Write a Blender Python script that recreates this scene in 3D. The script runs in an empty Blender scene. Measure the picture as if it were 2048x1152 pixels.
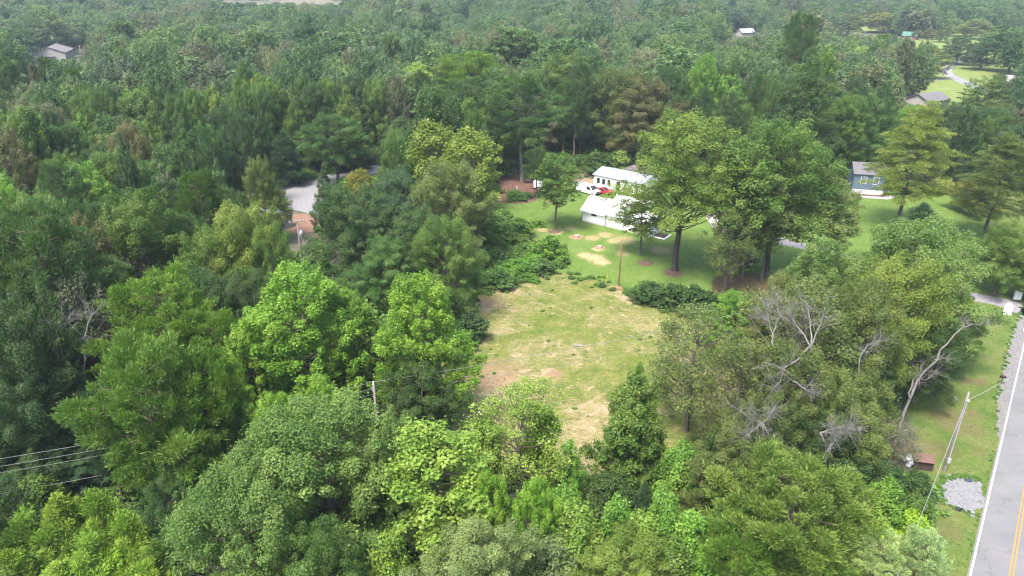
import bpy, bmesh, math, random
import numpy as np
from mathutils import Vector, Matrix

S = bpy.context.scene
# ------------------------------------------------------------------ camera, sky, sun, exposure
CAM_H, PITCH, F = 47.0, math.radians(24.5), 1409.0
cam_d = bpy.data.cameras.new('camera'); cam = bpy.data.objects.new('camera', cam_d)
S.collection.objects.link(cam); S.camera = cam
cam.location = (0, 0, CAM_H); cam.rotation_euler = (math.pi/2 - PITCH, 0, 0)
cam_d.sensor_width = 36.0; cam_d.lens = 36.0*F/2048.0
cam_d.clip_start = 0.5; cam_d.clip_end = 20000

SUN_EL, SUN_AZ = math.radians(63), math.radians(-145)      # azimuth from +Y, negative = to the left
W = bpy.data.worlds.new('World'); S.world = W; W.use_nodes = True
wn = W.node_tree.nodes; wn.clear()
wo = wn.new('ShaderNodeOutputWorld'); wb = wn.new('ShaderNodeBackground'); sk = wn.new('ShaderNodeTexSky')
sk.sky_type = 'NISHITA'; sk.sun_disc = False; sk.sun_elevation = SUN_EL; sk.sun_rotation = SUN_AZ
sk.air_density = 1.0; sk.dust_density = 3.0; sk.ozone_density = 1.0
wb.inputs['Strength'].default_value = 0.15
W.node_tree.links.new(sk.outputs[0], wb.inputs[0]); W.node_tree.links.new(wb.outputs[0], wo.inputs[0])
sl = bpy.data.lights.new('sun', 'SUN'); sl.energy = 2.1; sl.angle = math.radians(16); sl.color = (1.0, .95, .87)
so = bpy.data.objects.new('sun', sl); S.collection.objects.link(so)
sd = Vector((math.sin(SUN_AZ)*math.cos(SUN_EL), math.cos(SUN_AZ)*math.cos(SUN_EL), math.sin(SUN_EL)))
so.rotation_euler = sd.to_track_quat('Z', 'Y').to_euler()
so.location = sd*200
S.view_settings.view_transform = 'Standard'; S.view_settings.look = 'None'
S.view_settings.gamma = 1; S.view_settings.use_curve_mapping = False
S.view_settings.exposure = 1.98
cy = S.cycles
cy.max_bounces = 6; cy.diffuse_bounces = 4; cy.glossy_bounces = 2; cy.transmission_bounces = 4
cy.volume_bounces = 1; cy.transparent_max_bounces = 6; cy.caustics_reflective = False; cy.caustics_refractive = False
HAZE = 0.00012
cy.use_denoising = True; cy.denoiser = 'OPENIMAGEDENOISE'; cy.denoising_input_passes = 'RGB_ALBEDO_NORMAL'; cy.denoising_prefilter = 'ACCURATE'; cy.pixel_filter_type = 'BLACKMAN_HARRIS'; cy.filter_width = 1.2

# ------------------------------------------------------------------ helpers
COL = S.collection
rng = np.random.default_rng(11); random.seed(5)
cP, sP = math.cos(PITCH), math.sin(PITCH)

def at(u, v, z=0.0):
    """The point at height z that the photograph shows at pixel (u, v) of 2048 x 1152."""
    a = (u-1024)/F; b = (576-v)/F
    d = Vector((a, cP + b*sP, -sP + b*cP))
    t = (z-CAM_H)/d.z
    return Vector((d.x*t, d.y*t, z))

def px(p):
    d = p[1]*cP + (CAM_H-p[2])*sP
    up = p[1]*sP - (CAM_H-p[2])*cP
    return 1024+F*p[0]/d, 576-F*up/d, d

def tag(o, label=None, cat=None, group=None, kind=None):
    if label: o['label'] = label
    if cat: o['category'] = cat
    if group: o['group'] = group
    if kind: o['kind'] = kind
    return o

def empty(name, loc=(0, 0, 0), rz=0.0):
    o = bpy.data.objects.new(name, None); COL.objects.link(o)
    o.location = loc; o.rotation_euler = (0, 0, rz); o.empty_display_size = .3
    return o

def link(name, me, mat=None, parent=None, loc=None):
    o = bpy.data.objects.new(name, me); COL.objects.link(o)
    if mat is not None and not me.materials: me.materials.append(mat)
    if parent is not None: o.parent = parent
    if loc is not None: o.location = loc
    return o

class MB:
    """Collects faces, builds one mesh object."""
    def __init__(s): s.v = []; s.f = []
    def quad(s, a, b, c, d):
        n = len(s.v); s.v += [tuple(a), tuple(b), tuple(c), tuple(d)]; s.f.append((n, n+1, n+2, n+3)); return s
    def poly(s, pts):
        n = len(s.v); s.v += [tuple(p) for p in pts]; s.f.append(tuple(range(n, n+len(pts)))); return s
    def box(s, x0, x1, y0, y1, z0, z1, M=None):
        n = len(s.v)
        P = [(x0,y0,z0),(x1,y0,z0),(x1,y1,z0),(x0,y1,z0),(x0,y0,z1),(x1,y0,z1),(x1,y1,z1),(x0,y1,z1)]
        if M is not None: P = [tuple(M @ Vector(p)) for p in P]
        s.v += P
        s.f += [tuple(n+i for i in q) for q in ((0,3,2,1),(4,5,6,7),(0,1,5,4),(1,2,6,5),(2,3,7,6),(3,0,4,7))]
        return s
    def tube(s, pts, rad, sides=6, cap=True):
        pts = [Vector(p) for p in pts]; m = len(pts)
        if not hasattr(rad, '__len__'): rad = [rad]*m
        n0 = len(s.v)
        for i, p in enumerate(pts):
            t = (pts[min(i+1, m-1)]-pts[max(i-1, 0)])
            t = t.normalized() if t.length > 1e-9 else Vector((0, 0, 1))
            a = t.cross(Vector((0, 0, 1))) if abs(t.z) < .95 else t.cross(Vector((1, 0, 0)))
            a.normalize(); b = t.cross(a)
            for k in range(sides):
                w = 2*math.pi*k/sides
                s.v.append(tuple(p + (a*math.cos(w)+b*math.sin(w))*rad[i]))
        for i in range(m-1):
            for k in range(sides):
                q = n0+i*sides; k2 = (k+1) % sides
                s.f.append((q+k, q+k2, q+sides+k2, q+sides+k))
        if cap:
            s.f.append(tuple(n0+k for k in range(sides))[::-1])
            s.f.append(tuple(n0+(m-1)*sides+k for k in range(sides)))
        return s
    def mesh(s, name, mat=None, smooth=False):
        me = bpy.data.meshes.new(name); me.from_pydata(s.v, [], s.f)
        bm = bmesh.new(); bm.from_mesh(me); bmesh.ops.recalc_face_normals(bm, faces=bm.faces); bm.to_mesh(me); bm.free()
        if smooth:
            me.polygons.foreach_set('use_smooth', [True]*len(me.polygons))
        if mat: me.materials.append(mat)
        me.update(); return me
    def build(s, name, mat=None, parent=None, smooth=False, bevel=0.0):
        me = s.mesh(name, mat, smooth)
        if bevel > 0:
            bm = bmesh.new(); bm.from_mesh(me)
            bmesh.ops.remove_doubles(bm, verts=bm.verts, dist=1e-4)
            es = [e for e in bm.edges if len(e.link_faces) == 2 and e.calc_face_angle(0) > .6]
            bmesh.ops.bevel(bm, geom=es, offset=bevel, segments=2, profile=.5, affect='EDGES', clamp_overlap=True)
            bm.to_mesh(me); bm.free()
        return link(name, me, None, parent)

# ------------------------------------------------------------------ materials
def srgb(r, g, b):
    f = lambda c: (c/255/12.92) if c/255 <= .04045 else ((c/255+.055)/1.055)**2.4
    return (f(r), f(g), f(b))

def new_mat(name):
    m = bpy.data.materials.new(name); m.use_nodes = True
    n = m.node_tree.nodes; n.clear()
    o = n.new('ShaderNodeOutputMaterial'); p = n.new('ShaderNodeBsdfPrincipled')
    m.node_tree.links.new(p.outputs[0], o.inputs[0])
    return m, n, m.node_tree.links, p, o

def noise(n, l, scale, detail=4, rough=.6, vec=None, stretch=None, rot=0.0, dist=0.0):
    t = n.new('ShaderNodeTexNoise'); t.inputs['Scale'].default_value = scale
    t.inputs['Detail'].default_value = detail; t.inputs['Roughness'].default_value = rough
    t.inputs['Distortion'].default_value = dist
    if vec is None:
        vec = n.new('ShaderNodeTexCoord').outputs['Object']
    if stretch:
        mp = n.new('ShaderNodeMapping'); mp.inputs['Scale'].default_value = stretch
        mp.inputs['Rotation'].default_value = (0, 0, rot); l.new(vec, mp.inputs[0]); vec = mp.outputs[0]
    l.new(vec, t.inputs['Vector'])
    return t.outputs['Fac']

def ramp(n, l, fac, stops, interp='LINEAR'):
    r = n.new('ShaderNodeValToRGB'); r.color_ramp.interpolation = interp
    e = r.color_ramp.elements
    while len(e) < len(stops): e.new(.5)
    for i, (p, c) in enumerate(stops):
        e[i].position = p; e[i].color = (c[0], c[1], c[2], 1) if hasattr(c, '__len__') else (c, c, c, 1)
    l.new(fac, r.inputs[0]); return r.outputs[0]

def mix(n, l, fac, a, b, mode='MIX'):
    m = n.new('ShaderNodeMix'); m.data_type = 'RGBA'; m.blend_type = mode
    for sock, val in ((m.inputs[0], fac), (m.inputs[6], a), (m.inputs[7], b)):
        if hasattr(val, 'is_linked') or hasattr(val, 'links'): l.new(val, sock)
        elif hasattr(val, '__len__'): sock.default_value = (*val[:3], 1)
        else: sock.default_value = val
    return m.outputs[2]

def math_(n, l, op, a, b=None, c=None):
    m = n.new('ShaderNodeMath'); m.operation = op
    for i, val in enumerate((a, b, c)):
        if val is None: continue
        if hasattr(val, 'links'): l.new(val, m.inputs[i])
        else: m.inputs[i].default_value = val
    return m.outputs[0]

def bump(n, l, p, h, dist=.05, strength=.6):
    b = n.new('ShaderNodeBump'); b.inputs['Distance'].default_value = dist; b.inputs['Strength'].default_value = strength
    l.new(h, b.inputs['Height']); l.new(b.outputs[0], p.inputs['Normal'])

def simple(name, col, rough=.7, var=.15, scale=3.0, metal=0.0, spec=.3, bumpd=0.0, stretch=None):
    """Plain material with grain: value noise and optional relief."""
    m, n, l, p, o = new_mat(name)
    f = noise(n, l, scale, 5, .65, stretch=stretch)
    a = [c*(1-var) for c in col]; b = [min(1, c*(1+var)) for c in col]
    l.new(ramp(n, l, f, [(.3, a), (.7, b)]), p.inputs['Base Color'])
    p.inputs['Roughness'].default_value = rough; p.inputs['Metallic'].default_value = metal
    p.inputs['Specular IOR Level'].default_value = spec
    if bumpd: bump(n, l, p, f, bumpd)
    return m

K = 0.36       # photograph's lit colour -> base colour
def alb(r, g, b, k=K):
    return tuple(c*k for c in srgb(r, g, b))

def leaf_material(name, ramp_cols=None):
    m, n, l, p, o = new_mat(name)
    oi = n.new('ShaderNodeObjectInfo')
    if ramp_cols is None: base = oi.outputs['Color']
    else:
        st = noise(n, l, .011, 2, .5, vec=oi.outputs['Location'])
        fac = math_(n, l, 'ADD', math_(n, l, 'MULTIPLY', oi.outputs['Random'], .62), math_(n, l, 'MULTIPLY_ADD', st, 1.5, -.56))
        base = ramp(n, l, fac, ramp_cols, 'LINEAR')
    at_ = n.new('ShaderNodeAttribute'); at_.attribute_name = 'tint'
    hs = n.new('ShaderNodeHueSaturation'); l.new(base, hs.inputs['Color'])
    l.new(math_(n, l, 'MULTIPLY_ADD', at_.outputs['Fac'], -.05, .525), hs.inputs['Hue'])
    l.new(math_(n, l, 'MULTIPLY_ADD', at_.outputs['Fac'], .9, .55), hs.inputs['Value'])
    l.new(math_(n, l, 'MULTIPLY_ADD', at_.outputs['Fac'], -.1, 1.05), hs.inputs['Saturation'])
    c = hs.outputs[0]
    l.new(c, p.inputs['Base Color']); p.inputs['Roughness'].default_value = .55
    p.inputs['Specular IOR Level'].default_value = .28
    tr = n.new('ShaderNodeBsdfTranslucent'); l.new(mix(n, l, 1.0, c, (1.15, 1.2, .7), 'MULTIPLY'), tr.inputs[0])
    ms = n.new('ShaderNodeMixShader'); ms.inputs[0].default_value = .38
    l.new(p.outputs[0], ms.inputs[1]); l.new(tr.outputs[0], ms.inputs[2]); l.new(ms.outputs[0], o.inputs[0])
    return m

alb0 = alb
KL = .70
def alb(r, g, b, k=None): return alb0(r, g, b, KL if k is None else k)
LC = {  # leaf colours per kind of tree
 'maple':  alb(122,162,48), 'bright': alb(118,160,58), 'lime': alb(150,190,50), 'sage': alb(110,140,66),
 'green':  alb(98,128,50),  'deep':   alb(74,102,54),   'dgreen': alb(74,102,48), 'pine': alb(108,142,54),
 'dpine':  alb(94,124,70),   'ygreen': alb(128,158,60), 'pale': alb(126,144,84), 'olive': alb(106,122,58),
 'lolive': alb(116,132,66), 'brown':  alb(114,114,68), 'grey': alb(112,118,82), 'light': alb(112,142,66),
 'blue':   alb(80,110,70),  'silver': alb(176,200,132),'gold': alb(138,140,50), 'ypine': alb(146,178,68),
 'lgreen': alb(122,144,56), 'conif': alb(136,152,66), 'opine': alb(116,142,60), 'mid': alb(88,120,52),
}
LEAF = leaf_material('leaves')
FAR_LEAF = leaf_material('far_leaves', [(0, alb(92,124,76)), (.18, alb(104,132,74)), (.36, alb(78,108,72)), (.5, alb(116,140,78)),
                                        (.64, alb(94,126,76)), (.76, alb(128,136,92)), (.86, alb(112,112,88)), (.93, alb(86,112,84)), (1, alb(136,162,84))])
UNDER_LEAF = leaf_material('undergrowth_leaves', [(0, alb(92,128,60)), (.4, alb(110,150,62)), (.7, alb(84,116,58)), (1, alb(128,160,70))])
alb = alb0
BARK = simple('bark', (.11, .09, .07), .9, .4, 2.5, bumpd=.04, stretch=(1, 1, .25))
DARKBARK = simple('dark_bark', (.055, .045, .037), .9, .4, 2.5, bumpd=.04, stretch=(1, 1, .25))
PINEBARK = simple('pine_bark', (.15, .105, .08), .9, .4, 2.0, bumpd=.04, stretch=(1, 1, .3))
GREYBARK = simple('bleached_bark', (.135, .125, .115), .9, .4, 2.0, bumpd=.03, stretch=(1, 1, .25))
WHITE = simple('white_paint', (.80, .80, .79), .5, .03, 1.2)
WHITEMETAL = simple('white_metal', (.80, .81, .82), .4, .03, .8)
BLACK = simple('black_paint', (.015, .015, .017), .45, .2, 3)
GLASS = simple('dark_glass', (.02, .025, .03), .12, .2, 1, spec=.6)
TYRE = simple('tyre_rubber', (.02, .02, .02), .8, .2, 8)
STEEL = simple('galvanised', (.45, .46, .47), .45, .15, 4, metal=.4)
POLEW = simple('weathered_pole', (.17, .155, .14), .85, .3, 1.2, bumpd=.01, stretch=(4, 4, .3))
POLEB = simple('new_pole', (.15, .085, .045), .85, .25, 1.2, bumpd=.01, stretch=(4, 4, .3))
WIRE = simple('wire', (.2, .2, .195), .5, .1, 1)
CONC = simple('concrete', (.46, .44, .41), .9, .15, 1.5, bumpd=.01)

# ------------------------------------------------------------------ tree shapes
def unit(v): return v/np.maximum(np.linalg.norm(v, axis=-1, keepdims=True), 1e-9)

def leaf_mesh(name, P, N, L, tint, aspect=.62, T=None, mat=None, r=None):
    """One mesh of kite-shaped leaves: centres P, normals N, lengths L."""
    r = r or rng
    n = len(P)
    if T is None:
        T = unit(np.cross(N, r.normal(size=(n, 3))))
    else:
        T = unit(T)
    B = unit(np.cross(N, T)); N2 = np.cross(T, B)
    L = np.broadcast_to(np.asarray(L, dtype=float), (n,))[:, None]
    V = np.empty((n, 4, 3), dtype=np.float32)
    V[:, 0] = P-T*L*.5; V[:, 1] = P+B*L*aspect*.5-N2*L*.10+T*L*.06
    V[:, 2] = P+T*L*.5-N2*L*.08; V[:, 3] = P-B*L*aspect*.5-N2*L*.10+T*L*.06
    me = bpy.data.meshes.new(name)
    me.vertices.add(n*4); me.vertices.foreach_set('co', V.ravel())
    me.loops.add(n*4); me.loops.foreach_set('vertex_index', np.arange(n*4, dtype=np.int32))
    me.polygons.add(n); me.polygons.foreach_set('loop_start', np.arange(0, n*4, 4, dtype=np.int32))
    a = me.attributes.new('tint', 'FLOAT', 'POINT')
    a.data.foreach_set('value', np.repeat(np.clip(tint, 0, 1).astype(np.float32), 4))
    me.update(calc_edges=True)
    me.materials.append(mat or LEAF)
    return me

def puff_leaves(C, R, A, E, n, r, flat=.75, upbias=.55, upn=.5):
    """Leaves in puffs: centres C, radii R, long axes A, elongations E, n leaves each."""
    m = len(C); idx = np.repeat(np.arange(m), n)
    d = unit(r.normal(size=(len(idx), 3)))
    fl = (r.random(len(idx)) < upbias) & (d[:, 2] < 0); d[fl, 2] *= -1
    rad = R[idx]*(1-.55*r.random(len(idx))**1.6)
    st_ = r.random(len(idx)) < .12; rad[st_] *= 1.1+.6*r.random(st_.sum())
    off = d*rad[:, None]; off[:, 2] *= flat; off += r.normal(size=off.shape)*.05*R[idx][:, None]
    a = A[idx]; k = (off*a).sum(1, keepdims=True)
    off = off + a*k*(E[idx][:, None]-1)
    # narrow the far end of long puffs so that they end in a shoot
    s = np.clip(k/np.maximum(R[idx][:, None], .01), 0, 1)
    off = off - (off-a*(off*a).sum(1, keepdims=True))*s*.45*np.minimum(E[idx][:, None]-1, 1)
    N = unit(d*.55 + np.array([0, 0, upn]) + r.normal(size=d.shape)*.42)
    pt = r.random(m)
    tint = .5*pt[idx] + .5*r.random(len(idx))
    return C[idx]+off, N, tint, idx, d

def envelope(kind, t):
    if kind in ('oak', 'sparse', 'open'): return np.sqrt(np.clip(1-((t-.40)/.62)**2, 0, 1))
    if kind == 'maple':  return np.sqrt(np.clip(1-((t-.36)/.66)**2, 0, 1))*(1-.22*t)
    if kind == 'gum':    return np.clip((1-t)**.72*1.08, 0, 1)*np.clip(.55+t*3.2, 0, 1)
    if kind == 'slender':return np.sqrt(np.clip(1-((t-.45)/.6)**2, 0, 1))
    if kind == 'pine':   return np.sqrt(np.clip(1-((t-.48)/.56)**2, 0, 1))*(1-.15*t)
    if kind == 'ypine':  return np.clip((1-t)**.85, 0, 1)*np.clip(.6+t*2.5, 0, 1)
    if kind == 'cedar':  return np.clip((1-t)**.62*1.02, .0, 1)*np.clip(.62+t*1.9, 0, 1)
    if kind == 'sapling':return np.sqrt(np.clip(1-((t-.38)/.66)**2, 0, 1))*(1-.35*t)
    if kind == 'shrub':  return np.sqrt(np.clip(1-((t-.1)/.92)**2, 0, 1))
    return np.ones_like(t)

#          height, crown width, crown base, puffs, puff radius, leaf length, leaves per puff (full detail)
SPEC = {
  'oak':    (17, 12.0, .18, 150, .98, .195, 590), 'maple': (18, 11.5, .16, 300, .62, .205, 265),
 'open':   (24, 15.0, .40, 120, 1.15, .25, 470),
 'gum':    (15, 7.5, .08, 190, .54, .22, 190),   'slender': (17, 6.5, .36, 80, .80, .27, 200),
 'pine':   (18, 10.0, .38, 130, .82, .38, 420),  'ypine': (8, 4.4, .04, 110, .46, .26, 240),
 'sparse': (17, 11.0, .28, 130, .95, .25, 110),   'cedar': (23, 13.0, .27, 230, .8, .34, 230),
 'sapling':(9, 4.2, .12, 62, .62, .22, 225),     'shrub': (3.0, 3.6, .0, 46, .55, .26, 130),
}

def make_proto(kind, seed, lods=('hi', 'mid')):
    """Leaf meshes at each level of detail and a trunk mesh with limbs."""
    r = np.random.default_rng(seed)
    H, Wd, cb, NP, PR, LL, NL = SPEC[kind]
    z0 = H*cb; hc = H-z0
    ph = r.random(8)*6.28; lean = r.normal(size=2)*(.02 if kind != 'open' else .006)*H
    nb = NP*9
    t = r.random(nb)**(.85 if kind not in ('pine',) else .7); phi = r.random(nb)*6.283
    rho = np.sqrt(1-.78*r.random(nb)**1.5)
    lob = 1+.16*np.sin(3*phi+ph[0]+t*4)+.13*np.sin(2*phi+ph[1]-t*6)+.10*np.sin(5*phi+ph[2]+t*9)
    if kind in ('cedar', 'ypine'):
        nl = 9 if kind == 'cedar' else 7
        t = (np.floor(t*nl)+.5+r.normal(size=nb)*.16)/nl; t = np.clip(t, 0.01, .99)
        lob = 1+.22*np.sin(3*phi+ph[0]+np.floor(t*nl)*2.1)+.12*np.sin(5*phi+ph[1]+np.floor(t*nl)*4)
    from mathutils import noise as mn_
    el = (t-.45)*2.2
    nz_ = np.array([mn_.noise(Vector((math.cos(f_)*1.9+ph[4]*5, math.sin(f_)*1.9, e_*1.6+ph[5]*5))) for f_, e_ in zip(phi, el)])
    lob += nz_*{'oak': 1.0, 'open': 1.0, 'maple': .9, 'gum': 1.0, 'pine': .6, 'sparse': .5, 'slender': .5}.get(kind, .4)
    lob = np.clip(lob, .4, 1.5)
    rr = Wd/2*envelope(kind, t)*rho*lob*.92
    Z = z0+t*hc*(1 if kind != 'shrub' else .95)
    X = rr*np.cos(phi)+lean[0]*(Z/H)**2; Y = rr*np.sin(phi)+lean[1]*(Z/H)**2
    C = np.stack([X, Y, Z], 1)
    md = PR*{'oak': 1.5, 'open': 1.7, 'maple': 1.45, 'pine': 1.5, 'gum': 1.45, 'slender': 1.1, 'ypine': 1.1, 'shrub': .9}.get(kind, 1.05)
    keep = []
    for i in range(nb):
        if len(keep) >= NP: break
        if keep:
            dd = C[keep]-C[i]
            if (dd*dd).sum(1).min() < md*md: continue
        keep.append(i)
    C = C[keep]; m = len(C); rho = rho[keep]; tt = t[keep]
    R = PR*(.5+.9*r.random(m)**1.2)
    out = C-np.array([lean[0]*.5, lean[1]*.5, z0+hc*.35]); out = unit(out)
    up = np.array([0, 0, 1.0])
    if kind in ('maple', 'sapling', 'gum'):
        A = unit(out*.55+up*.9+r.normal(size=(m, 3))*.2); E = 1.25+.7*r.random(m)*(.4+.6*tt)
    elif kind in ('cedar',):
        A = unit(out*np.array([1, 1, 0])+np.array([0, 0, -.12])+r.normal(size=(m, 3))*.15); E = 1.5+.5*r.random(m)
    elif kind == 'ypine':
        A = unit(out*np.array([1, 1, 0])*.8+up*.6+r.normal(size=(m, 3))*.15); E = 1.2+.5*r.random(m)
    else:
        A = unit(out+up*.3+r.normal(size=(m, 3))*.3); E = 1+1.0*r.random(m)
    if kind in ('gum', 'ypine', 'sapling', 'cedar'):     # a leading shoot
        C = np.vstack([C, [[lean[0], lean[1], H*.965]], [[lean[0], lean[1], H*.90]]]); R = np.append(R, [PR*.55, PR*.8])
        A = np.vstack([A, [[0, 0, 1.]], [[0, 0, 1.]]]); E = np.append(E, [1.7, 1.2]); m = len(C)
    keepf = np.ones(m)
    if kind == 'sparse': keepf = np.clip(r.normal(.9, .5, m), .15, 1.8)
    meshes = {}
    for lod in lods:
        q, ls = {'hi': (1.0, 1.0), 'mid': (.20, 2.0), 'far': (.15, 2.25)}[lod]
        if kind == 'shrub' and lod == 'far': q, ls = .3, 1.6
        if lod == 'far' and kind == 'pine': q, ls = .12, 2.4
        r2 = np.random.default_rng(seed+77)
        n = np.maximum(2, (NL*q*keepf*(R/PR)**2)).astype(int)
        flat = {'pine': .68, 'cedar': .38, 'oak': .78, 'ypine': .8}.get(kind, .85)
        P, N, tint, idx, d = puff_leaves(C, R, A, E, n, r2, flat=flat, upbias=.5 if kind != 'pine' else .65)
        L = LL*ls*(.7+.6*r2.random(len(P)))
        if kind in ('pine', 'ypine', 'cedar'):
            T = unit(d*.9+A[idx]*.5+r2.normal(size=d.shape)*.45+up*.25)
            N = unit(np.cross(T, r2.normal(size=d.shape))+up*.35)
            asp = .20 if lod == 'hi' else (.38 if lod == 'mid' else .55)
            meshes[lod] = leaf_mesh(kind+'_foliage', P, N, L*1.05, tint, asp, T, r=r2)
        else:
            meshes[lod] = leaf_mesh(kind+'_foliage', P, N, L, tint, .66, r=r2)
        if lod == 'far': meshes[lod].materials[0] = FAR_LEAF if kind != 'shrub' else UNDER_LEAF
    # trunk and limbs
    b = MB()
    tr = {'shrub': .05, 'sapling': .09, 'ypine': .10, 'slender': .17, 'gum': .20, 'open': .40}.get(kind, .30)
    top = H*(.93 if kind in ('pine', 'cedar', 'gum', 'ypine', 'sapling') else .78)
    zs = [-.35, 0, .5, H*.15, H*.3, H*.5, H*.68, top]
    wob = r.normal(size=(len(zs), 2))*(.012 if kind != 'open' else .006)*H; wob[:3] = 0
    ax = [Vector((lean[0]*(z/H)**2+wob[i][0], lean[1]*(z/H)**2+wob[i][1], z)) for i, z in enumerate(zs)]
    rad = [tr*1.7, tr*1.45, tr*1.1, tr*.95, tr*.82, tr*.6, tr*.38, tr*.12]
    b.tube(ax, rad, 8)
    def axis(z):
        for i in range(len(zs)-1):
            if zs[i] <= z <= zs[i+1]:
                k = (z-zs[i])/(zs[i+1]-zs[i]); return ax[i].lerp(ax[i+1], k)
        return ax[-1]
    lim = np.argsort(-rho[:min(m, len(rho))])[:{'shrub': 10, 'sparse': 75, 'oak': 80, 'open': 110, 'sapling': 18}.get(kind, 55)]
    for j in lim:
        c = Vector(C[j]); hd = math.hypot(c.x, c.y)
        za = c.z-hd*(.75 if kind not in ('cedar', 'pine', 'ypine') else .22)
        za = min(max(za, H*(.12 if kind != 'open' else .27) if kind != 'shrub' else .05), top*.97)
        a = axis(za); w = (c-a).length
        m1 = a.lerp(c, .45)+Vector(r.normal(size=3)*.05*w)+Vector((0, 0, -.04*w))
        m2 = a.lerp(c, .78)+Vector(r.normal(size=3)*.04*w)
        br = max(.018, tr*(.34 if kind != 'open' else .27)*(1-.45*za/H))
        b.tube([a, m1, m2, c], [br, br*.66, br*.4, br*.16], 4, False)
        if kind == 'sparse':
            for q in range(3):
                e = c+Vector(r.normal(size=3)*.6)+Vector((0, 0, .3))
                b.tube([m2.lerp(c, r.random()), c.lerp(e, .5)+Vector(r.normal(size=3)*.15), e], [.025, .018, .008], 3, False)
    meshes['trunk'] = b.mesh(kind+'_trunk', None, True)
    return dict(kind=kind, H=H, W=Wd*1.08, **meshes)

PROTO = {}
for kind, cnt in (('oak', 3), ('open', 2), ('maple', 2), ('gum', 2), ('slender', 2), ('pine', 2), ('ypine', 2), ('sparse', 2),
                  ('cedar', 1), ('sapling', 2), ('shrub', 2)):
    PROTO[kind] = [make_proto(kind, 100*len(PROTO)+7*i+3, ('hi', 'mid', 'far') if kind in ('oak', 'maple', 'gum', 'pine', 'shrub', 'slender') else ('hi', 'mid'))
                   for i in range(cnt)]

NAMES = {'oak': 'broadleaf_tree', 'open': 'broadleaf_tree', 'maple': 'maple_tree', 'gum': 'conical_tree', 'slender': 'slender_tree', 'pine': 'pine_tree',
         'ypine': 'young_pine', 'sparse': 'dying_tree', 'cedar': 'conifer_tree', 'sapling': 'sapling', 'shrub': 'shrub'}
CATS = {'sapling': 'sapling', 'shrub': 'shrub'}
TRUNKM = {'pine': PINEBARK, 'ypine': PINEBARK, 'cedar': DARKBARK, 'open': DARKBARK}
placed = []      # (x, y, crown radius)

def plant(kind, x, y, H, width, colour, label, group=None, lod=None, rot=None, z=0.0, var=None, jitter=.10, depth=1.0, trunk=None):
    pr = PROTO[kind][var if var is not None else random.randrange(len(PROTO[kind]))]
    dist = math.hypot(x, y)
    if lod is None: lod = 'hi' if dist < 250 else 'mid'
    root = empty(NAMES[kind], (x, y, z), rot if rot is not None else random.uniform(0, 6.28))
    sx = width/pr['W']; sz = H/pr['H']
    root.scale = (sx, sx*depth, sz)
    tag(root, label, CATS.get(kind, 'tree'), group)
    t = link('trunk', pr['trunk'], None, root)
    if not pr['trunk'].materials: pr['trunk'].materials.append(BARK)
    tm = trunk or TRUNKM.get(kind)
    if tm:
        t.material_slots[0].link = 'OBJECT'; t.material_slots[0].material = tm
    c = link('crown', pr[lod], None, root)
    if lod == 'far':
        c.material_slots[0].link = 'OBJECT'; c.material_slots[0].material = LEAF
    col = LC[colour] if isinstance(colour, str) else colour
    j = 1+random.uniform(-jitter, jitter)
    c.color = (col[0]*j*random.uniform(.95, 1.05), col[1]*j, col[2]*j*random.uniform(.9, 1.1), 1)
    placed.append((x, y, width/2))
    return root

def tree(kind, u, v, H, wpx, colour, label, group=None, **kw):  # group may be None
    """A tree whose top the photograph shows at (u, v), of height H and crown width wpx pixels."""
    p = at(u, v, H*.985); d = px(p)[2]*1.04
    return plant(kind, p.x, p.y, H, wpx*d/F, colour, label, group, **kw)

# ------------------------------------------------------------------ the ground and its sheets
def hill(x, y):
    s = np.clip((np.asarray(y, dtype=float)-720)/1500, 0, 1); s = s*s*(3-2*s)
    w_ = np.clip((np.asarray(y, dtype=float)-430)/250, 0, 1)*np.clip((600-np.asarray(x))/200, .25, 1)
    w_ = np.where((np.asarray(x) > 130) & (np.asarray(y) < 650), w_*np.clip((130+60-np.asarray(x))/60, 0, 1), w_)
    return 34*s + w_*(5*np.sin(np.asarray(y)*.026+np.asarray(x)*.006)+3.5*np.sin(np.asarray(x)*.021-np.asarray(y)*.008+2)) + s*14*np.sin(np.asarray(x)*.004+1.0)*np.cos(np.asarray(y)*.003) + s*5*np.sin(np.asarray(x)*.011+np.asarray(y)*.006)

OPEN = []     # polygons kept free of forest
def world_poly(pts): return [tuple(at(u, v).xy) for u, v in pts]

def inside(P, poly):
    P = np.atleast_2d(P); x, y = P[:, 0], P[:, 1]; q = np.array(poly); c = np.zeros(len(P), bool)
    j = len(q)-1
    for i in range(len(q)):
        xi, yi = q[i]; xj, yj = q[j]
        with np.errstate(divide='ignore', invalid='ignore'):
            k = ((yi > y) != (yj > y)) & (x < (xj-xi)*(y-yi)/(yj-yi+1e-12)+xi)
        c ^= k; j = i
    return c

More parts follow.
